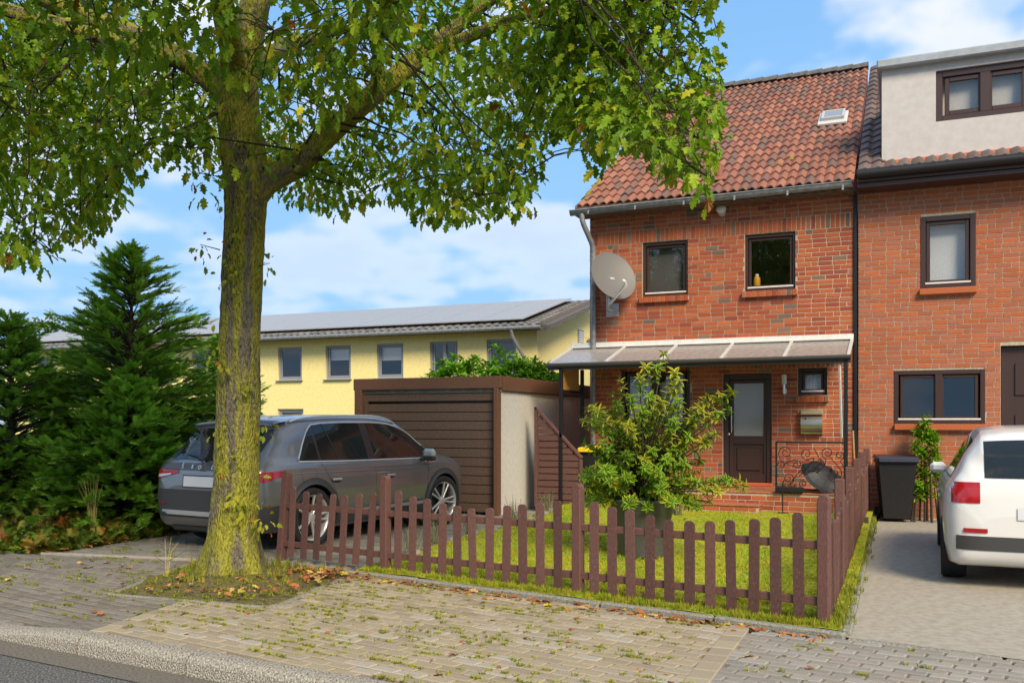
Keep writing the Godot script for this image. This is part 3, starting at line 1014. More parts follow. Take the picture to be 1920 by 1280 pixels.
	for k in 26:
		var j := r(0, 20) if k > 16 else r(0, 8)
		var x := -5.38 + r(0, 0.12) if k < 17 else r(-5.2, -0.9)
		var c := e + up * (j * tl) + Vector3(x, 0, 0) + nrm * 0.04
		lathe(st, [Vector2(0, 0.03), Vector2(0.03, 0.022), Vector2(0.05, 0.0)], 7, c, basis * Basis.from_scale(Vector3(r(0.7, 1.3), r(0.6, 1.1), r(0.7, 1.5))))
	stuff(obj("roof_moss", st, tones(Color(0.24, 0.20, 0.02), 0.4, 3.0, 0.95), roof))
	# roof window
	var sky := part("roof_window", roof)
	var sc := e + up * (9.95 * tl) + Vector3(-1.22, 0, 0) + nrm * 0.05
	st = begin()
	box(st, sc, Vector3(0.54, 0.05, 0.80), basis, 0.01)
	obj("flashing", st, M.alu, sky)
	st = begin()
	for s in [-1.0, 1.0]:
		box(st, sc + basis * Vector3(s * 0.19, 0.055, -0.06), Vector3(0.05, 0.07, 0.55), basis, 0.008)
		box(st, sc + basis * Vector3(0, 0.055, -0.06 + s * 0.25), Vector3(0.34, 0.068, 0.05), basis, 0.008)
	obj("frame", st, M.plastic_grey, sky)
	st = begin()
	box(st, sc + basis * Vector3(0, 0.07, -0.06), Vector3(0.34, 0.01, 0.46), basis)
	obj("pane", st, M.frost, sky)
	st = begin()
	tube(st, [e + up * (2.0 * tl) + Vector3(-2.95, 0, 0), e + up * (2.0 * tl) + Vector3(-2.95, 0.26, 0)], [0.06], 14)
	box(st, e + up * (2.0 * tl) + Vector3(-2.95, 0, 0) + nrm * 0.055, Vector3(0.3, 0.02, 0.34), basis, 0.005)
	obj("vent_pipe", st, M.tiles[0], roof)
	# eaves: board, gutter, brackets, downspout
	st = begin()
	box(st, Vector3((-5.4 + R) * 0.5, 5.27, -15.80), Vector3(R + 5.4, 0.05, 0.38))
	box(st, Vector3((-5.4 + R) * 0.5, 5.34, -15.66), Vector3(R + 5.4, 0.12, 0.025))
	obj("eaves_board", st, tones(Color(0.12, 0.075, 0.05), 0.5, 0.9, 0.85), h)
	st = begin()
	var g0 := Vector3(-5.46, 5.315, -15.575)
	var g1 := Vector3(R - 0.01, 5.365, -15.575)
	st.set_smooth_group(0)
	var ringa := []
	var ringb := []
	for k in 11:
		var a := PI + PI * k / 10.0
		var o := Vector3(0, sin(a) * 0.085, -cos(a) * 0.075)
		ringa.append(g0 + o); ringb.append(g1 + o)
	for k in 10: quad(st, ringa[k], ringb[k], ringb[k + 1], ringa[k + 1])
	for k in range(1, 10): tri(st, ringa[0], ringa[k], ringa[k + 1])
	tube(st, [g0 + Vector3(0, 0.0, 0.075), g1 + Vector3(0, 0.0, 0.075)], [0.012], 8)
	var gut := obj("gutter", st, M.zinc, h)
	st = begin()
	for k in 6:
		var x := -5.1 + k * 0.85
		box(st, Vector3(x, 5.27, -15.50), Vector3(0.03, 0.09, 0.006), Basis(Vector3.RIGHT, -0.3))
	obj("bracket", st, M.zinc, gut)
	st = begin()
	var dx := -5.14
	tube(st, [Vector3(dx - 0.1, 5.26, -15.575), Vector3(dx - 0.1, 5.14, -15.575), Vector3(dx - 0.08, 5.05, -15.62), Vector3(dx - 0.02, 4.80, -15.84), Vector3(dx, 4.68, -15.905), Vector3(dx, 4.5, -15.91), Vector3(dx, 0.15, -15.91)], [0.048], 14)
	for y in [4.4, 3.56, 3.0, 1.9, 0.8]:
		tube(st, [Vector3(dx, y, -15.91), Vector3(dx, y + 0.035, -15.91)], [0.053], 14)
	obj("downspout", st, M.zinc, h)
	# thin dark pipe at the party wall
	st = begin()
	box(st, Vector3(-0.685, 2.62, -15.985), Vector3(0.05, 5.3, 0.06), Basis.IDENTITY, 0.008)
	obj("joint_cover", st, M.dark_iron, h)
	build_canopy()
	build_terrace()

func build_canopy() -> void:
	var c := thing("entrance_canopy", "long smoky lean-to canopy with pale rafters over the brick house's door", "canopy")
	var yb := 2.90
	var yf := 2.555
	var zf := -14.78
	var zb := FZ + 0.03
	var xs := [-5.56, -4.56, -3.62, -2.65, -1.68, -0.735]
	var at := func(x: float, k: float, up: float) -> Vector3: return Vector3(x, lerpf(yb, yf, k) + up, lerpf(zb, zf, k))
	var st := begin()
	box(st, Vector3(-3.14, 2.945, FZ + 0.03), Vector3(4.86, 0.075, 0.06), Basis.IDENTITY, 0.008)
	box(st, Vector3(-3.14, 2.90, FZ + 0.055), Vector3(4.86, 0.03, 0.09), Basis.IDENTITY, 0.006)
	obj("wall_rail", st, M.white_paint, c)
	for i in 5:
		st = begin()
		bar(st, at.call((xs[i] + xs[i + 1]) * 0.5, 0.0, -0.02), at.call((xs[i] + xs[i + 1]) * 0.5, 1.0, -0.02), xs[i + 1] - xs[i] - 0.02, 0.012)
		obj("roof_panel", st, M.smoke, c)
	for x in xs:
		st = begin()
		bar(st, at.call(x, 0.0, -0.01), at.call(x, 1.0, -0.01), 0.05, 0.05, Vector3.UP, 0.006)
		obj("rafter", st, M.alu, c)
	st = begin()
	tube(st, [Vector3(-5.62, yf - 0.045, zf + 0.03), Vector3(-0.70, yf - 0.03, zf + 0.03)], [0.037], 12)
	bar(st, Vector3(-5.6, yf - 0.09, zf - 0.02), Vector3(-0.70, yf - 0.08, zf - 0.02), 0.05, 0.07, Vector3.UP, 0.006)
	obj("front_gutter", st, flat(Color(0.04, 0.038, 0.037), 0.45), c)
	for p in [[-5.36, zf - 0.02], [-0.77, zf - 0.02], [-5.30, FZ + 0.25]]:
		st = begin()
		box(st, Vector3(p[0], 1.28, p[1]), Vector3(0.06, 2.4, 0.06), Basis.IDENTITY, 0.006)
		obj("post", st, M.dark_iron, c)
	st = begin()
	bar(st, Vector3(-0.86, 2.46, zf - 0.05), Vector3(-0.82, 1.30, zf - 0.02), 0.03, 0.03)
	obj("down_strip", st, M.white_paint, c)
	st = begin()
	box(st, Vector3(-5.34, 2.30, -15.25), Vector3(0.012, 0.42, 0.85))
	obj("side_panel", st, tones(Color(0.40, 0.22, 0.06), 0.25, 0.9, 0.3), c)
	st = begin()
	bar(st, Vector3(-5.34, 2.50, zf), Vector3(-5.34, 2.80, FZ + 0.06), 0.04, 0.05)
	bar(st, Vector3(-5.34, 2.07, zf), Vector3(-5.34, 2.07, FZ + 0.06), 0.04, 0.05)
	obj("side_rail", st, M.dark_iron, c)

func build_terrace() -> void:
	var t := thing("entrance_steps", "red brick entrance platform and lower step at the house door", "steps")
	var st := begin()
	box(st, Vector3(-1.99, 0.20, -15.36), Vector3(2.5, 0.46, 1.28))
	box(st, Vector3(-2.62, 0.11, -14.55), Vector3(1.24, 0.28, 0.34))
	obj("core", st, M.mortar, t)
	lay(t, courses(-3.24, -0.74, 0.09, 0.42, 0.0765, 0.222, [], []), Transform3D(Basis.IDENTITY, Vector3(0, 0, -14.72)), 300)
	lay(t, courses(-3.24, -2.0, 0.09, 0.24, 0.0765, 0.222, [], []), Transform3D(Basis.IDENTITY, Vector3(0, 0, -14.38)), 300)
	lay(t, courses(14.38, 14.72, 0.09, 0.24, 0.0765, 0.222, [], []), Transform3D(Basis(Vector3.UP, PI / 2), Vector3(-2.0, 0, 0)), 300)
	var tile := tones(Color(0.40, 0.15, 0.08), 0.25, 1.3, 0.7, 0.1)
	var mesh := brick_shape(0.307, 0.022, 0.315)
	for i in 8:
		for j in 4:
			inst("floor_tile", mesh, tile, t, Transform3D(Basis(Vector3.UP, r(-0.004, 0.004)), Vector3(-3.07 + i * 0.312, 0.441 + r(-0.001, 0.001), -14.86 - j * 0.32)))
	var mesh2 := brick_shape(0.307, 0.022, 0.36)
	for i in 4:
		inst("floor_tile", mesh2, tile, t, Transform3D(Basis.IDENTITY, Vector3(-3.07 + i * 0.312, 0.261, -14.535)))

func build_neighbour() -> void:
	var h := thing("neighbour_house", "orange brick row house with a wide pale dormer and white window", "house")
	var L := -0.64
	var R := 6.2
	var holes := [[0.30, 3.65, 1.06, 4.79], [-0.09, 1.51, 1.19, 2.35], [1.42, 0.1, 2.42, 2.72]]
	var st := begin()
	wall(st, L, R, -0.1, 5.35, FZ, FZ - 0.3, holes)
	box(st, Vector3(R - 0.15, 2.6, -22.9), Vector3(0.3, 5.5, 13.0))
	wall(st, L, R, -0.1, 5.35, -29.2, -29.5, [])
	obj("wall", st, M.mortar, h)
	st = begin()
	box(st, Vector3(2.8, 0.0, -22.6), Vector3(6.2, 0.1, 12.4))
	box(st, Vector3(2.8, 2.9, -22.6), Vector3(6.2, 0.2, 12.4))
	box(st, Vector3(2.8, 5.3, -22.6), Vector3(6.2, 0.1, 12.4))
	box(st, Vector3(2.8, 2.7, -20.0), Vector3(6.2, 5.2, 0.1))
	obj("inner_floor", st, M.room, h)
	var keep := BRICK_TONES
	var list := courses(L, R, 0.02, 5.3, 0.0765, 0.222, holes, [])
	for b in list:
		b[4] = 2 if b[4] % 2 == 1 else 4
	lay(h, list, Transform3D(Basis.IDENTITY, Vector3(0, 0, FZ)), 0)
	window(h, 0.285, 3.645, 1.075, 4.80, FZ - 0.02, M.frame_brown, 0, 0.08, true)
	st = begin()
	box(st, Vector3(0.68, 4.22, FZ - 0.2), Vector3(0.6, 0.95, 0.004))
	obj("curtain", st, tones(Color(0.75, 0.78, 0.8), 0.1, 3.0, 0.8), h)
	window(h, -0.105, 1.505, 1.205, 2.365, FZ - 0.02, M.frame_brown, 1, 0.07, true)
	st = begin()
	box(st, Vector3(0.55, 1.46, FZ + 0.02), Vector3(1.3, 0.1, 0.16), Basis.IDENTITY, 0.01)
	box(st, Vector3(0.68, 3.60, FZ + 0.02), Vector3(0.82, 0.1, 0.16), Basis.IDENTITY, 0.01)
	obj("sill", st, M.bricks[2], h)
	var door := part("door", h)
	st = begin()
	box(st, Vector3(1.92, 1.41, FZ - 0.14), Vector3(0.98, 2.60, 0.06), Basis.IDENTITY, 0.01)
	for y in [0.6, 1.4, 2.2]: box(st, Vector3(1.92, y, FZ - 0.10), Vector3(0.6, 0.5, 0.03), Basis.IDENTITY, 0.01)
	obj("leaf", st, M.frame_brown, door)
	st = begin()
	tube(st, [Vector3(1.53, 1.1, FZ - 0.09), Vector3(1.53, 1.1, FZ - 0.04), Vector3(1.65, 1.1, FZ - 0.04)], [0.01], 8)
	obj("handle", st, M.steel, door)
	# roof
	var roof := part("roof", h)
	var e := Vector3(0, 5.38, -15.55)
	var top := Vector3(0, 9.72, -22.7)
	var up := (top - e).normalized()
	var nrm := Vector3.RIGHT.cross(up).normalized()
	var basis := Basis(Vector3.RIGHT, nrm, -up)
	st = begin()
	box(st, (e + top) * 0.5 + Vector3((L + R) * 0.5, 0, 0) - nrm * 0.06, Vector3(R - L, 0.12, (top - e).length()), basis)
	box(st, (Vector3(0, 5.38, -29.8) + top) * 0.5 + Vector3((L + R) * 0.5, -0.06, 0), Vector3(R - L, 0.12, (top - e).length()), Basis(Vector3.RIGHT, Vector3(0, nrm.y, -nrm.z), Vector3(0, up.y, up.z)))
	obj("roof_deck", st, M.brick_side, roof)
	var tm := tile_mesh(0.2, 0.385)
	var rest := []
	var tints := []
	for j in 21:
		for i in 34:
			var x := L + 0.1 + i * 0.2
			if x > -0.25 and x < 5.6 and j > 1 and j < 10: continue
			rest.append(Transform3D(basis, e + up * (j * 0.392) + Vector3(x, 0, 0) + nrm * 0.015))
			tints.append(Color(0.16, 0.115, 0.10) * r(0.75, 1.2))
	stuff(many("far_roof_tiles", tm, M.tile_any, rest, tints, roof))
	# dormer with a flat roof
	var d := part("dormer", h)
	var grey_board := tones(Color(0.52, 0.49, 0.48), 0.06, 0.5, 0.6)
	st = begin()
	wall(st, -0.29, 5.6, 5.75, 7.32, -16.3, -16.5, [[0.52, 6.38, 1.95, 7.2]])
	box(st, Vector3(-0.19, 6.54, -18.0), Vector3(0.2, 1.57, 3.0))
	box(st, Vector3(5.5, 6.54, -18.0), Vector3(0.2, 1.57, 3.0))
	obj("cladding", st, grey_board, d)
	st = begin()
	box(st, Vector3(2.66, 7.39, -17.9), Vector3(6.05, 0.14, 3.5), Basis.IDENTITY, 0.02)
	obj("flat_roof", st, tones(Color(0.33, 0.36, 0.40), 0.1, 0.5, 0.6), d)
	window(d, 0.52, 6.38, 1.95, 7.2, -16.38, M.frame_brown, 1, 0.1, false)
	st = begin()
	box(st, Vector3(1.24, 6.8, -16.55), Vector3(1.3, 0.7, 0.005))
	obj("curtain", st, tones(Color(0.7, 0.68, 0.64), 0.1, 3.0, 0.8), d)
	st = begin()
	box(st, Vector3((L + R) * 0.5, 5.42, -15.53), Vector3(R - L - 0.02, 0.2, 0.1), Basis.IDENTITY, 0.01)
	box(st, Vector3((L + R) * 0.5, 5.28, -15.75), Vector3(R - L - 0.02, 0.06, 0.45))
	obj("eaves", st, M.frame_brown, h)
	st = begin()
	tube(st, [Vector3(L, 5.44, -15.42), Vector3(R, 5.44, -15.42)], [0.075], 12)
	obj("gutter", st, M.black_plastic, h)

func build_yellow_house() -> void:
	var h := thing("yellow_house", "long pale yellow two-storey house with solar panels covering its grey roof", "house")
	var R := -11.37
	var L := -37.0
	var z := -29.0
	var holes := []
	for x in [-37.3, -35.05, -32.8, -30.6, -28.5, -26.3, -24.2, -22.08, -19.9, -17.67, -15.48, -13.25]:
		if x > L: holes.append([x, 3.13, x + 1.11, 4.39])
	for x in [-34.0, -30.0, -26.0, -22.1, -18.0, -14.0]: holes.append([x, 0.85, x + 1.2, 2.03])
	var st := begin()
	wall(st, L, R, -0.1, 4.85, z, z - 0.3, holes)
	box(st, Vector3(R - 0.15, 2.4, -34.3), Vector3(0.3, 4.9, 10.0))
	box(st, Vector3(L + 0.15, 2.4, -34.3), Vector3(0.3, 4.9, 10.0))
	wall(st, L, R, -0.1, 4.85, -39.3, -39.6, [])
	for x in [R, R - 0.3]:
		tri(st, Vector3(x, 4.82, z), Vector3(x, 6.2, -34.3), Vector3(x, 4.82, -39.6))
	obj("wall", st, M.yellow, h)
	st = begin()
	box(st, Vector3((L + R) * 0.5, 2.5, -33.0), Vector3(R - L - 0.6, 0.2, 7.0))
	box(st, Vector3((L + R) * 0.5, 4.7, -33.0), Vector3(R - L - 0.6, 0.1, 7.0))
	box(st, Vector3((L + R) * 0.5, 2.4, -32.0), Vector3(R - L - 0.6, 4.7, 0.1))
	obj("inner_floor", st, M.room, h)
	for i in holes.size():
		var q: Array = holes[i]
		var two: bool = absf(q[0] + 15.48) < 0.1
		var w := window(h, q[0], q[1], q[2], q[3], z - 0.1, M.frame_grey, 1 if two else 0, 0.075, false)
		if i >= 6 and q[1] > 3.0 and not two:
			var low: float = {-19.9: 0.55, -17.67: 0.5}.get(q[0], 0.92)
			st = begin()
			box(st, Vector3((q[0] + q[2]) * 0.5, lerpf(q[1] + 0.1, q[3], (1.0 + low) * 0.5), z - 0.2), Vector3(0.92, (q[3] - q[1]) * (1.0 - low), 0.005))
			obj("roller_blind", st, M.blind, w)
		st = begin()
		box(st, Vector3((q[0] + q[2]) * 0.5, q[1] - 0.02, z + 0.02), Vector3(1.22, 0.035, 0.18), Basis.IDENTITY, 0.006)
		obj("sill", st, M.frame_grey, w)
	# small louvred window in the gable
	st = begin()
	box(st, Vector3(R + 0.02, 4.72, -33.55), Vector3(0.06, 0.72, 0.62), Basis.IDENTITY, 0.01)
	var gw := obj("gable_window", st, M.frame_grey, h)
	for k in 7:
		st = begin()
		box(st, Vector3(R + 0.055, 4.46 + k * 0.085, -33.55), Vector3(0.012, 0.05, 0.5), Basis(Vector3.BACK, 0.5))
		obj("slat", st, M.blind, gw)
	# roof
	var roof := part("roof", h)
	var e := Vector3(0, 4.76, -28.35)
	var top := Vector3(0, 6.30, -34.3)
	var up := (top - e).normalized()
	var nrm := Vector3.RIGHT.cross(up).normalized()
	var basis := Basis(Vector3.RIGHT, nrm, -up)
	var len := (top - e).length()
	st = begin()
	box(st, (e + top) * 0.5 + Vector3((L + R + 0.5) * 0.5, 0, 0) - nrm * 0.1, Vector3(R - L + 0.9, 0.16, len), basis)
	box(st, (Vector3(0, 4.76, -40.25) + top) * 0.5 + Vector3((L + R + 0.5) * 0.5, -0.1, 0), Vector3(R - L + 0.9, 0.16, len), Basis(Vector3.RIGHT, Vector3(0, nrm.y, -nrm.z), Vector3(0, up.y, up.z)))
	obj("roof_deck", st, M.grey_tile, roof)
	var tm := tile_mesh(0.3, 0.36)
	var rest := []
	var tints := []
	for j in 17:
		for i in 87:
			if j > 1 and j < 16 and i < 83: continue
			rest.append(Transform3D(basis, e + up * (j * 0.36) + Vector3(R + 0.3 - i * 0.3 + (0 if j < 2 or j > 15 else 0), 0, 0) + nrm * 0.0))
			tints.append(Color(0.20, 0.19, 0.17) * r(0.7, 1.3))
	for j in range(2, 16):
		for i in 3:
			rest.append(Transform3D(basis, e + up * (j * 0.36) + Vector3(R + 0.3 - i * 0.3, 0, 0)))
			tints.append(Color(0.20, 0.19, 0.17) * r(0.7, 1.3))
	stuff(many("far_roof_tiles", tm, M.tile_any, rest, tints, roof))
	var pmesh := brick_shape(1.66, 0.04, 1.03)
	for j in 5:
		for i in 15:
			inst("solar_panel", pmesh, M.solar, roof, Transform3D(basis, e + up * (1.2 + j * 1.05) + Vector3(R - 1.35 - i * 1.69, 0, 0) + nrm * 0.12))
	st = begin()
	bar(st, Vector3(R + 0.43, e.y, e.z), Vector3(R + 0.43, top.y, top.z), 0.05, 0.26, Vector3.UP, 0.01)
	bar(st, Vector3(R + 0.43, e.y, -40.2), Vector3(R + 0.43, top.y, top.z), 0.05, 0.26, Vector3.UP, 0.01)
	obj("verge_board", st, tones(Color(0.16, 0.14, 0.13), 0.3, 1.0, 0.8), roof)
	for i in 14:
		st = begin()
		bar(st, Vector3(R - 0.9 - i * 1.75, 4.66, -28.45), Vector3(R - 0.9 - i * 1.75, 4.80, -29.0), 0.1, 0.12)
		obj("rafter_end", st, M.frame_brown, roof)
	st = begin()
	tube(st, [Vector3(L, 4.68, -28.3), Vector3(R + 0.4, 4.68, -28.3)], [0.075], 10)
	obj("gutter", st, M.zinc, h)
	st = begin()
	tube(st, [Vector3(R - 0.65, 4.66, -28.3), Vector3(R - 0.65, 4.45, -28.35), Vector3(R - 0.35, 3.6, -28.85), Vector3(R - 0.32, 3.4, -28.92), Vector3(R - 0.32, 0, -28.92)], [0.06], 10)
	obj("downspout", st, M.zinc, h)

func build_garage() -> void:
	var g := thing("garage", "flat-roofed garage with a brown ribbed door and white side wall", "garage")
	var L := -8.89
	var R := -6.10
	var z := -13.9
	var H := 2.29
	var st := begin()
	box(st, Vector3(R - 0.06, 1.02, -16.9), Vector3(0.12, 2.04, 5.9))
	box(st, Vector3(L + 0.06, 1.02, -16.9), Vector3(0.12, 2.04, 5.9))
	box(st, Vector3((L + R) * 0.5, 1.02, -19.8), Vector3(R - L - 0.24, 2.04, 0.12))
	obj("side_wall", st, M.white_wall, g)
	st = begin()
	box(st, Vector3((L + R) * 0.5, H - 0.14, -16.9), Vector3(R - L + 0.02, 0.22, 5.98))
	obj("roof_slab", st, tones(Color(0.25, 0.24, 0.22), 0.2, 0.6, 0.9), g)
	st = begin()
	box(st, Vector3((L + R) * 0.5, H - 0.09, z + 0.02), Vector3(R - L + 0.06, 0.20, 0.06), Basis.IDENTITY, 0.006)
	box(st, Vector3(R + 0.03, H - 0.11, -16.92), Vector3(0.05, 0.24, 6.0), Basis.IDENTITY, 0.006)
	box(st, Vector3(L - 0.03, H - 0.11, -16.92), Vector3(0.05, 0.24, 6.0), Basis.IDENTITY, 0.006)
	obj("fascia", st, M.fascia, g)
	st = begin()
	box(st, Vector3(L + 0.08, 1.05, z + 0.0), Vector3(0.14, 2.1, 0.16), Basis.IDENTITY, 0.006)
	box(st, Vector3(R - 0.05, 1.05, z + 0.0), Vector3(0.08, 2.1, 0.16), Basis.IDENTITY, 0.006)
	obj("door_frame", st, M.fascia, g)
	var d := part("garage_door", g)
	st = begin()
	box(st, Vector3((L + R) * 0.5 + 0.02, 2.0, z - 0.06), Vector3(R - L - 0.24, 0.20, 0.06), Basis.IDENTITY, 0.004)
	obj("header", st, M.garage_wood, d)
	st = begin()
	for s in [L + 0.19, R - 0.12]: box(st, Vector3(s, 0.95, z - 0.04), Vector3(0.06, 1.9, 0.06), Basis.IDENTITY, 0.004)
	obj("rail", st, M.garage_wood, d)
	for i in 12:
		st = begin()
		box(st, Vector3((L + R) * 0.5 + 0.03, 0.10 + i * 0.153, z - 0.075), Vector3(R - L - 0.36, 0.144, 0.03), Basis(Vector3.RIGHT, -0.03), 0.007)
		obj("panel", st, M.garage_wood, d)
	st = begin()
	box(st, Vector3((L + R) * 0.5, 1.0, z - 0.1), Vector3(R - L - 0.3, 1.98, 0.02))
	obj("backing", st, M.frame_brown, d)
	# privacy screen with a sloping top
	var f := thing("privacy_screen", "dark brown slatted screen with a sloping top beside the garage", "fence")
	var x0 := -5.84
	var x1 := -4.98
	z = -14.8
	var slope := func(x: float) -> float: return lerpf(1.80, 0.93, (x - x0) / (x1 - x0))
	var y := 0.10
	while y < 1.72:
		var xe := x1 - 0.03
		if slope.call(xe) < y + 0.1: xe = x0 + (x1 - x0) * (1.80 - y - 0.1) / 0.87
		if xe - x0 > 0.1:
			var xt := minf(xe + 0.1, x1 - 0.03) if slope.call(minf(xe + 0.1, x1)) > y else xe
			st = begin()
			prism(st, PackedVector2Array([Vector2(x0 + 0.04, y), Vector2(xt, y), Vector2(xe, y + 0.095), Vector2(x0 + 0.04, y + 0.095)]), z - 0.02, z + 0.005, Transform3D(Basis(Vector3.RIGHT, 0.0), Vector3.ZERO))
			obj("slat", st, M.fence, f)
		y += 0.112
	st = begin()
	bar(st, Vector3(x0, 1.80, z), Vector3(x1, 0.93, z), 0.06, 0.05, Vector3.UP, 0.006)
	box(st, Vector3(x0 + 0.02, 0.93, z), Vector3(0.05, 1.72, 0.06), Basis.IDENTITY, 0.006)
	box(st, Vector3(x1 - 0.02, 0.49, z), Vector3(0.05, 0.84, 0.06), Basis.IDENTITY, 0.006)
	box(st, Vector3((x0 + x1) * 0.5, 0.09, z), Vector3(x1 - x0 - 0.08, 0.05, 0.06), Basis.IDENTITY, 0.006)
	obj("frame", st, M.fence, f)
	st = begin()
	box(st, Vector3((x0 + x1) * 0.5 - 0.18, 0.72, z - 0.035), Vector3(0.4, 1.2, 0.01))
	obj("backing_board", st, M.fence, f)
	bin_at(Vector3(-0.08, 0.0, -15.5), "dark blue wheelie bin against the orange brick wall", flat(Color(0.03, 0.035, 0.06), 0.5))
	# wheelie bins behind the screen
	bin_at(Vector3(-4.82, 0.1, -15.2), "black wheelie bin with a bright yellow lid behind the screen", M.lid_yellow)
	bin_at(Vector3(-4.95, 0.1, -15.75), "black wheelie bin with a rusty brown lid by the house wall", tones(Color(0.30, 0.10, 0.05), 0.3, 1.5, 0.6))

func bin_at(p: Vector3, label: String, lid: Material) -> void:
	var b := thing("wheelie_bin", label, "bin", p, 0.12, "wheelie bins by the house")
	var st := begin()
	st.set_smooth_group(-1)
	var lo := Vector2(0.19, 0.22)
	var hi := Vector2(0.27, 0.33)
	var c := []
	for e in [[lo, 0.06], [hi, 0.92]]:
		for k in [[-1, -1], [1, -1], [1, 1], [-1, 1]]: c.append(Vector3(k[0] * e[0].x, e[1], k[1] * e[0].y))
	for i in 4:
		quad(st, c[i], c[(i + 1) % 4], c[4 + (i + 1) % 4], c[4 + i])
	quad(st, c[0], c[1], c[2], c[3])
	box(st, Vector3(0, 0.93, 0), Vector3(0.58, 0.05, 0.70), Basis.IDENTITY, 0.012)
	obj("body", st, M.black_plastic, b)
	st = begin()
	box(st, Vector3(0, 0.985, 0.0), Vector3(0.60, 0.06, 0.74), Basis(Vector3.RIGHT, 0.03), 0.02)
	box(st, Vector3(0, 0.965, 0.375), Vector3(0.56, 0.07, 0.03), Basis.IDENTITY, 0.01)
	obj("lid", st, lid, b)
	for s in [-1.0, 1.0]:
		st = begin()
		tube(st, [Vector3(s * 0.20, 0.1, -0.27), Vector3(s * 0.26, 0.1, -0.27)], [0.1], 16)
		obj("wheel", st, M.black_plastic, b)
	st = begin()
	tube(st, [Vector3(-0.24, 0.95, -0.38), Vector3(0.24, 0.95, -0.38)], [0.015], 8)
	obj("handle", st, M.black_plastic, b)

# ---------------------------------------------------------------- fences
func picket_mesh(w: float, h: float, t: float) -> ArrayMesh:
	var st := begin()
	var c := w * 0.30
	prism(st, PackedVector2Array([Vector2(-w * 0.5, 0), Vector2(w * 0.5, 0), Vector2(w * 0.5, h - c), Vector2(w * 0.5 - c * 0.35, h - c * 0.35), Vector2(w * 0.5 - c, h), Vector2(-w * 0.5 + c, h), Vector2(-w * 0.5 + c * 0.35, h - c * 0.35), Vector2(-w * 0.5, h - c)]), -t * 0.5, t * 0.5)
	st.generate_normals()
	return st.commit()

func fence_post(parent: Node3D, at: Vector3, turn: Basis, h := 1.0, square := false) -> void:
	var st := begin()
	if square:
		box(st, Vector3(0, h * 0.5, 0), Vector3(0.085, h, 0.085), Basis.IDENTITY, 0.008)
	else:
		st.set_smooth_group(-1)
		var w := 0.044
		box(st, Vector3(0, (h - 0.045) * 0.5, 0), Vector3(w * 2, h - 0.045, w * 2), Basis.IDENTITY, 0.007)
		var poly := PackedVector2Array()
		for k in 9: poly.append(Vector2(cos(PI * k / 8.0) * (w - 0.003), h - 0.046 + sin(PI * k / 8.0) * 0.046))
		prism(st, poly, -w + 0.004, w - 0.004)
	st.generate_normals()
	inst("post", st.commit(), M.fence, parent, Transform3D(turn, at))

func fence_run(parent: Node3D, a: Vector3, b: Vector3, n: int, lean: float, low := 0.73, lift := 0.155, ends := 1.0) -> void:
	var d := b - a
	d.y = 0
	var ang := atan2(-d.z, d.x)
	var turn := Basis(Vector3.UP, ang)
	var front := turn * Vector3(0, 0, 1)
	for i in n:
		var t := (i + 1.0) / (n + 1.0)
		var h := low + lift * pow(absf(2.0 * t - 1.0), 1.6) * ends - 0.05
		var p := a.lerp(b, t) + front * 0.03 + Vector3(0, 0.055 + r(-0.01, 0.01), 0)
		inst("picket", picket_mesh(0.083 + r(-0.004, 0.004), h + r(-0.008, 0.008), 0.02), M.fences[rng.randi() % 4], parent, Transform3D(turn * Basis(Vector3.BACK, lean + r(-0.02, 0.02)) * Basis(Vector3.RIGHT, r(-0.02, 0.02)), p))
	for y in [0.19, 0.615]:
		var st := begin()
		bar(st, a + Vector3(0, y, 0) - front * 0.0, b + Vector3(0, y, 0), 0.032, 0.062, Vector3.UP, 0.004)
		obj("rail", st, M.fence, parent)

func build_fences() -> void:
	var f := thing("picket_fence", "brown picket fence with sagging tops along the sidewalk", "fence")
	var p := [Vector3(-0.533, 0.0, -7.29), Vector3(-2.636, 0.0, -7.72), Vector3(-4.845, 0.0, -8.12), Vector3(-6.40, 0.0, -8.46)]
	var turn := Basis(Vector3.UP, -STREET)
	fence_post(f, p[0], turn)
	fence_post(f, p[1], turn)
	fence_post(f, p[2], turn)
	fence_post(f, p[3], turn * Basis(Vector3.BACK, -0.11), 1.01)
	fence_run(f, p[1], p[0], 11, 0.0)
	fence_run(f, p[2], p[1], 11, 0.0)
	fence_run(f, p[3], p[2], 7, -0.075, 0.76, 0.10)
	var g := thing("side_picket_fence", "brown picket fence with square posts running back to the house", "fence")
	var zs := [-7.29, -8.9, -10.6, -12.3, -14.0, -15.7]
	for i in range(1, 6):
		fence_post(g, Vector3(-0.52 + 0.003 * i, lawn_y(0, zs[i]) - 0.03, zs[i]), Basis.IDENTITY, 1.0, true)
	for i in 5:
		fence_run(g, Vector3(-0.525 + 0.003 * i, lawn_y(0, zs[i]) - 0.03, zs[i]), Vector3(-0.52 + 0.003 * i, lawn_y(0, zs[i + 1]) - 0.03, zs[i + 1]), 8, 0.0, 0.72, 0.17)

# ---------------------------------------------------------------- things round the house
func spiral(st: SurfaceTool, c: Vector3, rad: float, start: float, turns: float, tail: Vector3) -> void:
	var pts := []
	var n := int(absf(turns) * 14)
	for i in n + 1:
		var t := i / float(n)
		var a := start + turns * TAU * t
		var q := rad * (0.18 + 0.82 * t)
		pts.append(c + Vector3(cos(a) * q, sin(a) * q, 0))
	var last: Vector3 = pts[pts.size() - 1]
	var dir := (last - (pts[pts.size() - 2] as Vector3)).normalized() * last.distance_to(tail) * 0.4
	for i in range(1, 9):
		var t := i / 8.0
		pts.append(last.lerp(last + dir, t).lerp((last + dir).lerp(tail, t), t))
	tube(st, pts, [0.0075], 6)

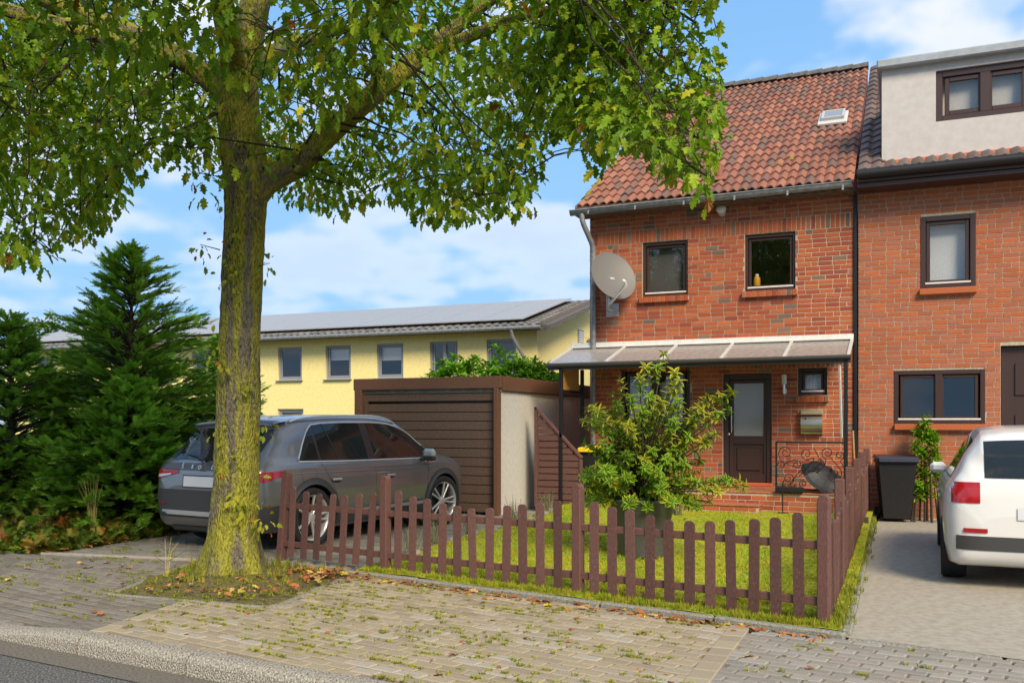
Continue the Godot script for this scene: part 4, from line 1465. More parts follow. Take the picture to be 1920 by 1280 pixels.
func build_yard_things() -> void:
	var st := begin()
	# satellite dish
	var dish := thing("satellite_dish", "grey satellite dish on a bracket beside the downspout", "satellite dish", Vector3.ZERO)
	var n := Vector3(0.68, 0.36, 0.62).normalized()
	var c := Vector3(-4.64, 4.11, -15.52)
	var x := Vector3.UP.cross(n).normalized()
	var basis := Basis(x, n, x.cross(n).normalized())
	var prof := []
	for i in 11:
		var q := 0.435 * i / 10.0
		prof.append(Vector2(q, -0.075 + q * q * 0.40))
	prof.append(Vector2(0.442, 0.004)); prof.append(Vector2(0.436, -0.012))
	for i in range(10, -1, -1):
		var q := 0.425 * i / 10.0
		prof.append(Vector2(q, -0.09 + q * q * 0.40))
	lathe(st, prof, 48, c, basis * Basis.from_scale(Vector3(1.0, 1, 1.05)))
	obj("reflector", st, M.dish, dish)
	st = begin()
	var foot := c + Vector3(-0.06, -0.52, 0.10)
	var lnb := c + n * 0.44 + Vector3(0, -0.33, 0)
	bar(st, foot, lnb, 0.03, 0.03, Vector3.UP, 0.004)
	bar(st, foot + Vector3(0, 0.1, -0.03), foot.lerp(lnb, 0.12), 0.05, 0.08, Vector3.UP, 0.004)
	obj("feed_arm", st, M.plastic_grey, dish)
	st = begin()
	tube(st, [lnb - n * 0.03, lnb + (c - lnb).normalized() * 0.10], [0.032, 0.028], 12)
	for k in 3: tube(st, [lnb, lnb - Vector3(-0.02 + 0.02 * k, 0.07, 0.0), foot.lerp(lnb, 0.55) - Vector3(0.01 * k, 0.06, 0), foot.lerp(lnb, 0.15) - Vector3(0, 0.04, 0)], [0.006], 6)
	obj("receiver_head", st, M.white_paint, dish)
	st = begin()
	box(st, Vector3(-4.80, 3.56, FZ + 0.018), Vector3(0.24, 0.24, 0.012), Basis.IDENTITY, 0.003)
	tube(st, [Vector3(-4.80, 3.56, FZ + 0.02), Vector3(-4.80, 3.56, -15.72), Vector3(-4.80, 3.62, -15.70), Vector3(-4.80, 3.95, -15.70)], [0.03], 12)
	bar(st, Vector3(-4.80, 3.85, -15.70), c - n * 0.07, 0.09, 0.12, Vector3.UP, 0.006)
	obj("wall_bracket", st, M.plastic_grey, dish)
	# lamp under the eaves
	var fl := thing("eaves_lamp", "white round outdoor lamp on the brickwork under the eaves", "wall lamp", Vector3.ZERO)
	st = begin()
	var lb := Basis(Vector3.RIGHT, 1.05)
	lathe(st, [Vector2(0, -0.02), Vector2(0.06, -0.02), Vector2(0.065, 0.02), Vector2(0.07, 0.07), Vector2(0.085, 0.10)], 20, Vector3(-2.836, 5.13, FZ + 0.03), lb)
	obj("housing", st, M.plastic_grey, fl)
	st = begin()
	lathe(st, [Vector2(0.085, 0.10), Vector2(0.088, 0.125), Vector2(0.07, 0.155), Vector2(0.04, 0.17), Vector2(0, 0.175)], 20, Vector3(-2.836, 5.13, FZ + 0.03), lb)
	obj("diffuser", st, flat(Color(0.66, 0.64, 0.56), 0.25), fl)
	# wall lamp beside the door
	var wl := thing("door_lamp", "slim white cylinder lamp on the wall beside the front door", "wall lamp", Vector3.ZERO)
	st = begin()
	tube(st, [Vector3(-1.80, 2.17, FZ + 0.08), Vector3(-1.80, 2.33, FZ + 0.08)], [0.042], 18)
	obj("diffuser", st, flat(Color(0.68, 0.67, 0.62), 0.3), wl)
	st = begin()
	tube(st, [Vector3(-1.80, 2.01, FZ + 0.08), Vector3(-1.80, 2.17, FZ + 0.08)], [0.027], 14)
	box(st, Vector3(-1.79, 2.06, FZ + 0.04), Vector3(0.05, 0.09, 0.07), Basis.IDENTITY, 0.008)
	obj("bracket", st, M.steel, wl)
	# letter box
	var mb := thing("letter_box", "stainless steel letter box on the brick wall", "letter box", Vector3.ZERO)
	st = begin()
	var poly := PackedVector2Array([Vector2(0, 1.33), Vector2(0.09, 1.345)])
	for k in 9: poly.append(Vector2(0.095 + 0.035 * sin(PI * k / 8.0), 1.37 + 0.26 * k / 8.0))
	poly.append(Vector2(0.0, 1.66))
	prism(st, poly, -0.17, 0.17, Transform3D(Basis(Vector3(0, 0, 1), Vector3(0, 1, 0), Vector3(-1, 0, 0)), Vector3(-1.36, 0, FZ + 0.008)))
	obj("body", st, M.steel, mb)
	st = begin()
	box(st, Vector3(-1.36, 1.705, FZ + 0.06), Vector3(0.345, 0.075, 0.115), Basis(Vector3.RIGHT, 0.12), 0.008)
	obj("lid", st, flat(Color(0.72, 0.60, 0.46), 0.35, 0.7), mb)
	st = begin()
	box(st, Vector3(-1.455, 1.60, FZ + 0.125), Vector3(0.018, 0.028, 0.014), Basis.IDENTITY, 0.003)
	obj("lock", st, M.dark_iron, mb)
	# yellow bottle on the window sill inside
	var bo := thing("yellow_bottle", "yellow bottle standing inside the upper window", "bottle", Vector3(-2.28, 3.84, FZ - 0.17))
	st = begin()
	lathe(st, [Vector2(0, 0), Vector2(0.055, 0), Vector2(0.06, 0.02), Vector2(0.058, 0.15), Vector2(0.05, 0.185), Vector2(0.025, 0.205)], 18)
	obj("body", st, flat(Color(0.72, 0.36, 0.02), 0.4), bo)
	st = begin()
	lathe(st, [Vector2(0.03, 0.20), Vector2(0.032, 0.235), Vector2(0.0, 0.245)], 14)
	obj("cap", st, M.white_paint, bo)
	# wrought iron railing on the steps
	var rail := thing("iron_railing", "black wrought iron railing with scrolls beside the door", "railing", Vector3.ZERO)
	var x0 := -1.79
	var x1 := -0.78
	var y0 := 0.50
	var y1 := 1.23
	var z := -14.79
	st = begin()
	bar(st, Vector3(x0, y1, z), Vector3(x1, y1, z), 0.028, 0.028)
	bar(st, Vector3(x0, y0, z), Vector3(x1, y0, z), 0.026, 0.026)
	for q in [x0, x1]: box(st, Vector3(q, (y1 + 0.46) * 0.5, z), Vector3(0.028, y1 - 0.46 + 0.02, 0.028))
	obj("frame", st, M.dark_iron, rail)
	for k in [[0.14, 0.62, 0.10, 0.0, 1.5, 0.40, 0.35], [0.18, 0.18, 0.09, 2.0, -1.5, 0.42, 0.40], [0.45, 0.60, 0.10, 3.0, 1.4, 0.32, 0.20], [0.52, 0.25, 0.11, 1.0, -1.4, 0.66, 0.50], [0.75, 0.62, 0.09, 0.5, 1.6, 0.60, 0.30], [0.86, 0.28, 0.10, 4.0, 1.5, 0.78, 0.55], [0.92, 0.58, 0.07, 2.0, -1.5, 0.98, 0.40], [0.30, 0.42, 0.07, 5.0, 1.5, 0.10, 0.40], [0.08, 0.40, 0.06, 1.0, 1.3, 0.02, 0.20], [0.64, 0.45, 0.06, 2.5, -1.4, 0.55, 0.70], [0.40, 0.10, 0.06, 1.5, 1.4, 0.20, 0.02]]:
		st = begin()
		spiral(st, Vector3(x0 + k[0] * (x1 - x0), y0 + k[1] * 0.92, z), k[2], k[3], k[4], Vector3(x0 + k[5] * (x1 - x0), y0 + k[6] * 0.92, z))
		obj("scroll", st, M.dark_iron, rail)
	# flower trough at its foot
	var ft := thing("flower_trough", "small black trough with withered plants at the railing's foot", "planter", Vector3(-1.58, 0.455, -14.70))
	st = begin()
	box(st, Vector3(0, 0.045, 0), Vector3(0.42, 0.08, 0.12), Basis.IDENTITY, 0.01)
	obj("trough", st, M.black_plastic, ft)
	st = begin()
	for k in 46:
		var a := Vector3(r(-0.19, 0.19), 0.08, r(-0.04, 0.04))
		tube(st, [a, a + Vector3(r(-0.04, 0.04), r(0.03, 0.1), r(-0.03, 0.03))], [0.004, 0.001], 4, false)
	obj("withered_plant", st, M.twig, ft)
	# iron lantern stand on the lower step
	var ls := thing("iron_stand", "black iron stand with a hooked top on the step", "stand", Vector3(-1.66, 0.255, -14.48))
	st = begin()
	tube(st, [Vector3(0, 0, 0), Vector3(0, 0.42, 0), Vector3(0.01, 0.5, 0), Vector3(0.05, 0.53, 0), Vector3(0.07, 0.49, 0)], [0.009], 8)
	obj("rod", st, M.dark_iron, ls)
	st = begin()
	box(st, Vector3(0, 0.012, 0), Vector3(0.16, 0.024, 0.12), Basis.IDENTITY, 0.008)
	obj("base", st, M.dark_iron, ls)
	ls.position.y = 0.14
	# black umbrella left open behind the railing
	var um := thing("umbrella", "open black umbrella lying on the entrance platform", "umbrella", Vector3(-1.10, 0.66, -15.02))
	um.basis = Basis(Quaternion(Vector3.UP, Vector3(0.55, 0.72, 0.35).normalized()))
	st = begin()
	st.set_smooth_group(-1)
	for k in 8:
		var a := TAU * k / 8.0
		var b := TAU * (k + 1) / 8.0
		var rows := 6
		for i in rows:
			var f := func(t: float, s: float) -> Vector3:
				var rad := 0.40 * sin(t * 1.25) / sin(1.25)
				var ang := lerpf(a, b, s)
				var sag := 0.03 * sin(PI * s) * t
				return Vector3(cos(ang) * rad * (1.0 - 0.06 * sin(PI * s) * t), 0.16 - 0.24 * (1.0 - cos(t * 1.25)) - sag, sin(ang) * rad * (1.0 - 0.06 * sin(PI * s) * t))
			for j in 4:
				quad(st, f.call(i / 6.0, j / 4.0), f.call(i / 6.0, (j + 1) / 4.0), f.call((i + 1) / 6.0, (j + 1) / 4.0), f.call((i + 1) / 6.0, j / 4.0))
	obj("canopy", st, M.cloth_black, um)
	st = begin()
	tube(st, [Vector3(0, 0.22, 0), Vector3(0, -0.45, 0), Vector3(0.02, -0.5, 0), Vector3(0.06, -0.5, 0)], [0.007], 8)
	obj("shaft", st, M.dark_iron, um)
	for k in 8:
		st = begin()
		var a := TAU * k / 8.0
		tube(st, [Vector3(0, -0.05, 0), Vector3(cos(a) * 0.24, 0.06, sin(a) * 0.24)], [0.003], 5)
		obj("rib", st, M.steel, um)
	# broom handle in the corner
	var br := thing("broom", "pale wooden broom leaning in the corner by the side fence", "broom", Vector3(-0.56, 0.12, -13.6))
	st = begin()
	tube(st, [Vector3(0, 0.05, 0), Vector3(-0.06, 1.30, -0.15)], [0.013], 10)
	obj("handle", st, M.wood_light, br)
	st = begin()
	box(st, Vector3(0, 0.06, 0.0), Vector3(0.3, 0.10, 0.05), Basis.IDENTITY, 0.01)
	obj("brush", st, M.twig, br)

# ---------------------------------------------------------------- cars
# profile tables run from the rear (+z) to the front (-z)
class Shell:
	var z := []
	var bottom := []
	var wide := []
	var belt := []
	var roof := []
	var roof_w := []
	func pick(t: Array, at: float) -> float:
		var n := z.size()
		if at >= z[0]: return t[0]
		if at <= z[n - 1]: return t[n - 1]
		for i in n - 1:
			if at <= z[i] and at >= z[i + 1]:
				var u: float = (z[i] - at) / (z[i] - z[i + 1])
				var p0: float = t[maxi(i - 1, 0)]; var p1: float = t[i]; var p2: float = t[i + 1]; var p3: float = t[mini(i + 2, n - 1)]
				var h0: float = z[maxi(i - 1, 0)] - z[i]; var h1: float = z[i] - z[i + 1]; var h2: float = z[i + 1] - z[mini(i + 2, n - 1)]
				var m1 := (p2 - p0) / maxf(h0 + h1, 1e-5) * h1
				var m2 := (p3 - p1) / maxf(h1 + h2, 1e-5) * h1
				if (p2 - p1) * m1 <= 0.0: m1 = 0.0
				if (p2 - p1) * m2 <= 0.0: m2 = 0.0
				m1 = clampf(m1, -3.0 * absf(p2 - p1), 3.0 * absf(p2 - p1))
				m2 = clampf(m2, -3.0 * absf(p2 - p1), 3.0 * absf(p2 - p1))
				var u2 := u * u; var u3 := u2 * u
				return (2 * u3 - 3 * u2 + 1) * p1 + (u3 - 2 * u2 + u) * m1 + (-2 * u3 + 3 * u2) * p2 + (u3 - u2) * m2
		return t[0]
	# half section: points from the middle of the floor to the middle of the roof
	func section(at: float) -> PackedVector2Array:
		var b := pick(bottom, at); var w := pick(wide, at); var y := pick(belt, at); var t := pick(roof, at); var rw := pick(roof_w, at)
		var k := smoothstep(0.05, 0.40, t - y)
		y = minf(y, t - 0.05)
		var mid := clampf(0.66, b + 0.05, y - 0.05)
		var low := lerpf(b, mid, 0.45)
		var pts := PackedVector2Array()
		pts.append(Vector2(0, b))
		pts.append(Vector2(w * 0.86, b))
		pts.append(Vector2(w * 0.94, b + 0.03))
		pts.append(Vector2(w * 0.985, low))
		pts.append(Vector2(w, mid))
		pts.append(Vector2(w * 0.992, lerpf(mid, y, 0.55)))
		pts.append(Vector2(w * 0.975, lerpf(mid, y, 0.85)))
		pts.append(Vector2(w * 0.945, y))
		var g0 := Vector2(lerpf(w * 0.88, w * 0.915, k), lerpf(y + (t - y) * 0.45, y + 0.03, k))
		var g1 := Vector2(lerpf(w * 0.74, lerpf(w * 0.9, rw, 0.55), k), lerpf(y + (t - y) * 0.72, lerpf(y, t, 0.55), k))
		var g2 := Vector2(lerpf(w * 0.58, rw, k), lerpf(y + (t - y) * 0.88, t - 0.10, k))
		var g3 := Vector2(lerpf(w * 0.42, rw * 0.90, k), lerpf(y + (t - y) * 0.95, t - 0.035, k))
		pts.append(g0); pts.append(g1); pts.append(g2); pts.append(g3)
		pts.append(Vector2(rw * 0.55 if k > 0.5 else w * 0.25, t - 0.006))
		pts.append(Vector2(0, t))
		return pts
	func half(at: float, y: float) -> float:
		if at > z[0] or at < z[z.size() - 1]: return 0.0
		var p := section(at)
		if y < p[0].y or y > p[p.size() - 1].y: return 0.0
		var best := 0.0
		for i in p.size() - 1:
			var a := p[i]; var b := p[i + 1]
			if (a.y <= y and b.y >= y) or (a.y >= y and b.y <= y):
				var q := a.x if absf(b.y - a.y) < 1e-5 else lerpf(a.x, b.x, (y - a.y) / (b.y - a.y))
				best = maxf(best, q)
		return best
	func back(x: float, y: float) -> float:
		var lo: float = z[0] - 1.6; var hi: float = z[0]
		for i in 22:
			var m := (lo + hi) * 0.5
			if half(m, y) >= absf(x): lo = m
			else: hi = m
		return lo

func shell_body(s: Shell, wheels: Array, wheel_r: float, n := 130) -> ArrayMesh:
	var st := begin()
	st.set_smooth_group(0)
	var z0: float = s.z[0]; var z1: float = s.z[s.z.size() - 1]
	var rows := []
	for i in n + 1:
		var t := i / float(n)
		# stations lie closer at both ends
		var e := 0.5 - 0.5 * cos(PI * t)
		var z := lerpf(z0, z1, lerpf(t, e, 0.7))
		var half := s.section(z)
		var fine := []
		for k in half.size() - 1:
			var m := 5 if k >= 2 and k < 7 else 3
			for q in m: fine.append(half[k].lerp(half[k + 1], q / float(m)))
		fine.append(half[half.size() - 1])
		var ring := []
		for p in fine:
			var x: float = p.x
			for w in wheels:
				var d := Vector2(z - w, p.y - wheel_r).length()
				if d < wheel_r + 0.055 and x > 0.5: x = minf(x, 0.60)
			ring.append(Vector3(x, p.y, z))
		rows.append(ring)
	var m: int = rows[0].size()
	for sg in [1.0, -1.0]:
		var f := Vector3(sg, 1, 1)
		for i in n:
			for k in m - 1:
				var a: Vector3 = rows[i][k] * f; var b: Vector3 = rows[i][k + 1] * f
				var c: Vector3 = rows[i + 1][k + 1] * f; var d: Vector3 = rows[i + 1][k] * f
				if sg > 0: quad(st, a, d, c, b)
				else: quad(st, a, b, c, d)
		for e in [0, n]:
			var mid := Vector3(0, (rows[e][0].y + rows[e][m - 1].y) * 0.5, rows[e][0].z)
			st.set_smooth_group(-1)
			for k in m - 1:
				if (sg > 0) == (e == 0): tri(st, mid, rows[e][k] * f, rows[e][k + 1] * f)
				else: tri(st, mid, rows[e][k + 1] * f, rows[e][k] * f)
			st.set_smooth_group(0)
	st.generate_normals()
	return st.commit()

# patch on the flank, between lower(z) and upper(z)
func flank(st: SurfaceTool, s: Shell, side: float, za: float, zb: float, lower: Callable, upper: Callable, off: float, nz := 24, ny := 6) -> void:
	st.set_smooth_group(0)
	var at := func(i: int, j: int) -> Vector3:
		var z := lerpf(za, zb, i / float(nz))
		var y := lerpf(lower.call(z), upper.call(z), j / float(ny))
		return Vector3(side * (s.half(z, y) + off), y, z)
	for i in nz:
		for j in ny:
			quad(st, at.call(i, j), at.call(i + 1, j), at.call(i + 1, j + 1), at.call(i, j + 1))

# patch on the tail
func tail(st: SurfaceTool, s: Shell, xa: float, xb: float, lower: Callable, upper: Callable, off: float, nx := 20, ny := 6) -> void:
	st.set_smooth_group(0)
	var at := func(i: int, j: int) -> Vector3:
		var x := lerpf(xa, xb, i / float(nx))
		var y := lerpf(lower.call(x), upper.call(x), j / float(ny))
		return Vector3(x, y, s.back(x, y) + off)
	for i in nx:
		for j in ny:
			quad(st, at.call(i, j), at.call(i + 1, j), at.call(i + 1, j + 1), at.call(i, j + 1))

func on_flank(s: Shell, side: float, pts: Array, off: float) -> Array:
	var out := []
	for i in pts.size() - 1:
		for k in 6:
			var p: Vector2 = (pts[i] as Vector2).lerp(pts[i + 1], k / 6.0)
			out.append(Vector3(side * (s.half(p.x, p.y) + off), p.y, p.x))
	var l: Vector2 = pts[pts.size() - 1]
	out.append(Vector3(side * (s.half(l.x, l.y) + off), l.y, l.x))
	return out

func wheel(parent: Node3D, at: Vector3, rad: float, side: float, turn: float, spokes := 10) -> void:
	var w := part("wheel", parent)
	w.transform = Transform3D(Basis(Vector3.UP, turn) * Basis(Vector3.BACK, -PI / 2 * side), at)
	# local y points outwards
	var st := begin()
	var rim := rad * 0.745
	lathe(st, [Vector2(rim, -0.10), Vector2(rad * 0.93, -0.115), Vector2(rad * 0.99, -0.09), Vector2(rad, -0.03), Vector2(rad, 0.05), Vector2(rad * 0.985, 0.085), Vector2(rad * 0.93, 0.108), Vector2(rim * 1.03, 0.105), Vector2(rim, 0.09)], 44)
	obj("tyre", st, M.tyre, w)
	st = begin()
	lathe(st, [Vector2(rim * 1.0, -0.1), Vector2(rim * 0.93, -0.09), Vector2(rim * 0.92, 0.06), Vector2(rim * 0.96, 0.09), Vector2(rim * 1.015, 0.098)], 44)
	lathe(st, [Vector2(rim * 0.22, 0.05), Vector2(rim * 0.20, 0.075), Vector2(rim * 0.10, 0.08), Vector2(0, 0.08)], 20)
	for k in spokes:
		var a := TAU * (k + (0.07 if k % 2 else -0.07)) / spokes
		var d := Vector3(cos(a), 0, sin(a))
		var c := Vector3(-sin(a), 0, cos(a))
		var skew := c * (0.025 if k % 2 else -0.025)
		bar(st, d * rim * 0.12 + Vector3(0, 0.062, 0), d * rim * 0.97 + skew + Vector3(0, 0.078, 0), 0.026 if spokes > 8 else 0.05, 0.03, Vector3.UP, 0.006)
	obj("rim", st, M.rim, w)
	st = begin()
	lathe(st, [Vector2(rim * 0.95, -0.06), Vector2(rim * 0.75, 0.0), Vector2(0, 0.0)], 30)
	obj("brake_disc", st, M.black_plastic, w)

func build_cars() -> void:
	M.paint = flat(Color(0.19, 0.19, 0.195), 0.3, 0.45)
	M.paint.clearcoat_enabled = true; M.paint.clearcoat = 1.0; M.paint.clearcoat_roughness = 0.03
	M.white_car = flat(Color(0.70, 0.70, 0.69), 0.4, 0.0)
	M.white_car.clearcoat_enabled = true; M.white_car.clearcoat = 0.8; M.white_car.clearcoat_roughness = 0.04
	M.car_glass = flat(Color(0.018, 0.021, 0.02), 0.03, 0.0, 0.5)
	M.cladding = flat(Color(0.045, 0.044, 0.045), 0.55)
	M.trim_dark = flat(Color(0.03, 0.03, 0.032), 0.3)
	M.chrome = flat(Color(0.74, 0.74, 0.74), 0.25, 0.5)
	M.silver = flat(Color(0.46, 0.45, 0.44), 0.4, 0.4)
	M.tyre = flat(Color(0.018, 0.018, 0.018), 0.8)
	M.rim = flat(Color(0.58, 0.57, 0.55), 0.3, 0.5)
	M.red_lamp = flat(Color(0.36, 0.008, 0.012), 0.1, 0.0, 0.6)
	M.clear_lamp = flat(Color(0.60, 0.58, 0.58), 0.12, 0.0, 0.6)
	M.plate = flat(Color(0.62, 0.63, 0.66), 0.5)
	var s := Shell.new()
	s.z = [2.24, 2.22, 2.17, 2.10, 2.02, 1.90, 1.72, 1.58, 1.40, 1.0, 0.5, 0.0, -0.45, -0.85, -1.15, -1.42, -1.60, -1.90, -2.10, -2.20, -2.25]
	s.bottom = [0.42, 0.36, 0.30, 0.26, 0.235, 0.225, 0.215, 0.21, 0.205, 0.20, 0.20, 0.20, 0.20, 0.20, 0.20, 0.20, 0.205, 0.215, 0.24, 0.29, 0.36]
	s.wide = [0.60, 0.74, 0.83, 0.885, 0.91, 0.925, 0.935, 0.94, 0.94, 0.935, 0.93, 0.93, 0.93, 0.93, 0.93, 0.93, 0.925, 0.88, 0.79, 0.64, 0.48]
	s.belt = [0.70, 0.85, 0.95, 0.98, 1.0, 1.01, 1.015, 1.015, 1.01, 1.0, 0.99, 0.985, 0.98, 0.975, 0.97, 0.96, 0.95, 0.90, 0.83, 0.74, 0.64]
	s.roof = [0.78, 0.93, 1.03, 1.10, 1.19, 1.33, 1.49, 1.545, 1.575, 1.60, 1.615, 1.615, 1.585, 1.48, 1.32, 1.16, 1.085, 1.02, 0.93, 0.82, 0.70]
	s.roof_w = [0.50, 0.62, 0.66, 0.68, 0.69, 0.69, 0.675, 0.665, 0.66, 0.66, 0.66, 0.655, 0.645, 0.63, 0.62, 0.62, 0.62, 0.6, 0.55, 0.4, 0.3]
	var wr := 0.365
	var zr := 1.34
	var zfw := -1.43
	var turn := -0.1265
	var car := thing("grey_car", "dark grey metallic SUV parked in front of the brown garage", "car")
	# the right rear wheel stands at (-6.63, -9.41)
	car.basis = Basis(Vector3.UP, turn) * Basis.from_scale(Vector3.ONE * 1.02)
	car.position = Vector3(-6.66, 0.0, -9.42) - car.basis * Vector3(0.90, 0, zr)
	inst("body", shell_body(s, [zr, zfw], wr), M.paint, car)
	var st := begin()
	# lower cladding along the flanks and round the arches
	for side in [-1.0, 1.0]:
		st = begin()
		flank(st, s, side, zr - wr - 0.05, zfw + wr + 0.05, func(_z): return 0.205, func(_z): return 0.37, 0.006, 20, 4)
		for wz in [zr, zfw]:
			var ringi := []
			var ringo := []
			for k in 25:
				var a := -0.22 + (PI + 0.44) * k / 24.0
				var pi_ := Vector2(wz + cos(a) * (wr + 0.035), wr + sin(a) * (wr + 0.035))
				var po := Vector2(wz + cos(a) * (wr + 0.115), wr + sin(a) * (wr + 0.115))
				pi_.y = maxf(pi_.y, 0.22); po.y = maxf(po.y, 0.22)
				var xo := s.half(po.x, po.y)
				ringi.append(Vector3(side * (maxf(xo, s.half(pi_.x, pi_.y)) + 0.010), pi_.y, pi_.x))
				ringo.append(Vector3(side * (xo + 0.006), po.y, po.x))
			st.set_smooth_group(0)
			for k in 24:
				quad(st, ringi[k], ringi[k + 1], ringo[k + 1], ringo[k])
				var deep := Vector3(-side * 0.25, 0, 0)
				quad(st, ringi[k], ringi[k + 1], ringi[k + 1] + deep, ringi[k] + deep)
		obj("wheel_arch_cladding", st, M.cladding, car)
		st = begin()
		flank(st, s, side, zr - wr - 0.16, zfw + wr + 0.16, func(_z): return 0.365, func(_z): return 0.41, 0.012, 20, 2)
		obj("sill_strip", st, M.silver, car)
		# side glass: quarter, rear door, front door
		var low := func(z: float) -> float: return s.pick(s.belt, z) + 0.035
		var high := func(z: float) -> float:
			var y := s.pick(s.roof, z) - 0.115
			if z > 1.0: y = minf(y, lerpf(1.475, s.pick(s.belt, z) + 0.045, pow(clampf((z - 1.10) / 0.42, 0, 1), 1.5)))
			return maxf(y, s.pick(s.belt, z) + 0.04)
		for q in [[1.50, 1.17], [1.13, 0.22], [0.08, -1.16]]:
			st = begin()
			flank(st, s, side, q[0], q[1], low, high, 0.006, 26, 6)
			obj("side_window", st, M.car_glass, car)
		st = begin()
		flank(st, s, side, 0.22, 0.08, low, high, 0.005, 4, 6)
		flank(st, s, side, 1.17, 1.13, low, high, 0.005, 3, 6)
		obj("door_pillar", st, M.trim_dark, car)
		st = begin()
		tube(st, on_flank(s, side, [Vector2(0.80, low.call(0.80)), Vector2(0.94, high.call(0.94))], 0.008), [0.008], 6)
		obj("window_divider", st, M.trim_dark, car)
		st = begin()
		var loop := []
		for k in 31: loop.append(Vector2(lerpf(1.53, -1.2, k / 30.0), low.call(lerpf(1.53, -1.2, k / 30.0)) - 0.008))
		for k in 41: loop.append(Vector2(lerpf(-1.2, 1.53, k / 40.0), high.call(lerpf(-1.2, 1.53, k / 40.0)) + 0.008))
		var pts := []
		for p in loop: pts.append(Vector3(side * (s.half(p.x, p.y) + 0.006), p.y, p.x))
		tube(st, pts, [0.012], 6)
		obj("chrome_strip", st, M.chrome, car)
		# seams of doors and fuel flap
		st = begin()
		for line in [[Vector2(0.15, 1.01), Vector2(0.13, 0.42)], [Vector2(-1.07, 0.99), Vector2(-1.02, 0.75), Vector2(-1.00, 0.42)], [Vector2(1.16, 1.02), Vector2(1.10, 0.90), Vector2(0.95, 0.68), Vector2(0.86, 0.42)], [Vector2(0.15, 0.42), Vector2(-1.0, 0.42)]]:
			tube(st, on_flank(s, side, line, -0.001), [0.004], 5)
		if side > 0:
			tube(st, on_flank(s, side, [Vector2(1.30, 0.95), Vector2(1.52, 0.95), Vector2(1.54, 0.92), Vector2(1.52, 0.78), Vector2(1.49, 0.76), Vector2(1.32, 0.76), Vector2(1.29, 0.79), Vector2(1.28, 0.92), Vector2(1.30, 0.95)], -0.001), [0.003], 5)
		obj("panel_seam", st, M.trim_dark, car)
		st = begin()
		tube(st, on_flank(s, side, [Vector2(2.0, 0.905), Vector2(1.2, 0.90), Vector2(0, 0.885), Vector2(-1.3, 0.875)], -0.004), [0.009], 6)
		obj("crease", st, M.paint, car)
		for hz in [0.93, -0.16]:
			var hx := s.half(hz, 0.80)
			var door_handle := begin()
			lathe(door_handle, [Vector2(0, 0.004), Vector2(0.075, 0.003), Vector2(0.085, -0.004)], 20, Vector3(side * hx, 0.795, hz), Basis(Vector3.BACK, -PI / 2 * side) * Basis.from_scale(Vector3(0.45, 1, 1.2)))
			var hm := obj("handle_recess", door_handle, M.trim_dark, car)
			door_handle = begin()
			bar(door_handle, Vector3(side * (hx + 0.024), 0.805, hz + 0.095), Vector3(side * (hx + 0.024), 0.805, hz - 0.075), 0.022, 0.032, Vector3.UP, 0.008)
			obj("door_handle", door_handle, M.silver, car)
		# mirror
		st = begin()
		var mx := s.half(-0.95, 1.02)
		box(st, Vector3(side * (mx + 0.17), 1.07, -0.93), Vector3(0.20, 0.14, 0.11), Basis(Vector3.UP, side * 0.2), 0.045)
		var mir := obj("mirror", st, M.silver, car)
		st = begin()
		box(st, Vector3(side * (mx + 0.17), 1.0, -0.93), Vector3(0.185, 0.06, 0.10), Basis(Vector3.UP, side * 0.2), 0.02)
		bar(st, Vector3(side * (mx - 0.02), 0.99, -0.95), Vector3(side * (mx + 0.12), 1.0, -0.93), 0.05, 0.03)
		obj("mirror_foot", st, M.trim_dark, mir)
		# roof rail
		st = begin()
		var rp := []
		for k in 21:
			var z := lerpf(1.45, -0.62, k / 20.0)
			var up := 0.035 * (1.0 - pow(absf(k / 10.0 - 1.0), 6.0))
			rp.append(Vector3(side * (s.pick(s.roof_w, z) * 0.955), s.pick(s.roof, z) - 0.055 + up, z))
		tube(st, rp, [0.014], 8)
		obj("roof_rail", st, M.chrome, car)
		# tail lamp
		st = begin()
		tail(st, s, side * 0.40, side * 0.82, func(x): return lerpf(0.905, 0.825, clampf((absf(x) - 0.42) / 0.38, 0, 1)), func(_x): return 0.945, 0.008, 20, 5)
		flank(st, s, side, s.back(0.82, 0.9) - 0.002, 1.74, func(z): return lerpf(0.92, 0.825, clampf((z - 1.74) / 0.36, 0, 1)), func(z): return 0.945, 0.008, 14, 4)
		var lamp := obj("tail_lamp", st, M.red_lamp, car)
		st = begin()
		tail(st, s, side * 0.52, side * 0.76, func(x): return lerpf(0.90, 0.845, clampf((absf(x) - 0.42) / 0.38, 0, 1)), func(x): return lerpf(0.905, 0.885, clampf((absf(x) - 0.5) / 0.3, 0, 1)), 0.013, 12, 3)
		obj("reversing_lamp", st, M.clear_lamp, lamp)
		st = begin()
		tail(st, s, side * 0.60, side * 0.76, func(_x): return 0.535, func(_x): return 0.552, 0.014, 8, 2)
		obj("reflector", st, M.red_lamp, car)
		wheel(car, Vector3(side * 0.825, wr, zr), wr, side, 0.0)
		wheel(car, Vector3(side * 0.825, wr, zfw), wr, side, -0.12)
	# tail
	st = begin()
	tail(st, s, -0.60, 0.60, func(x): return 1.06 + 0.02 * absf(x), func(x): return 1.44 - 0.06 * x * x, 0.006, 26, 10)
	var hatch_glass := obj("rear_window", st, M.car_glass, car)
	st = begin()
	tube(st, [Vector3(0, 1.075, s.back(0.0, 1.075) + 0.02), Vector3(-0.2, 1.10, s.back(0.2, 1.10) + 0.02), Vector3(-0.42, 1.13, s.back(0.42, 1.13) + 0.018)], [0.014, 0.010, 0.007], 6)
	obj("wiper", st, M.trim_dark, hatch_glass)
	st = begin()
	tail(st, s, -0.31, 0.31, func(_x): return 0.74, func(_x): return 0.89, 0.007, 8, 3)
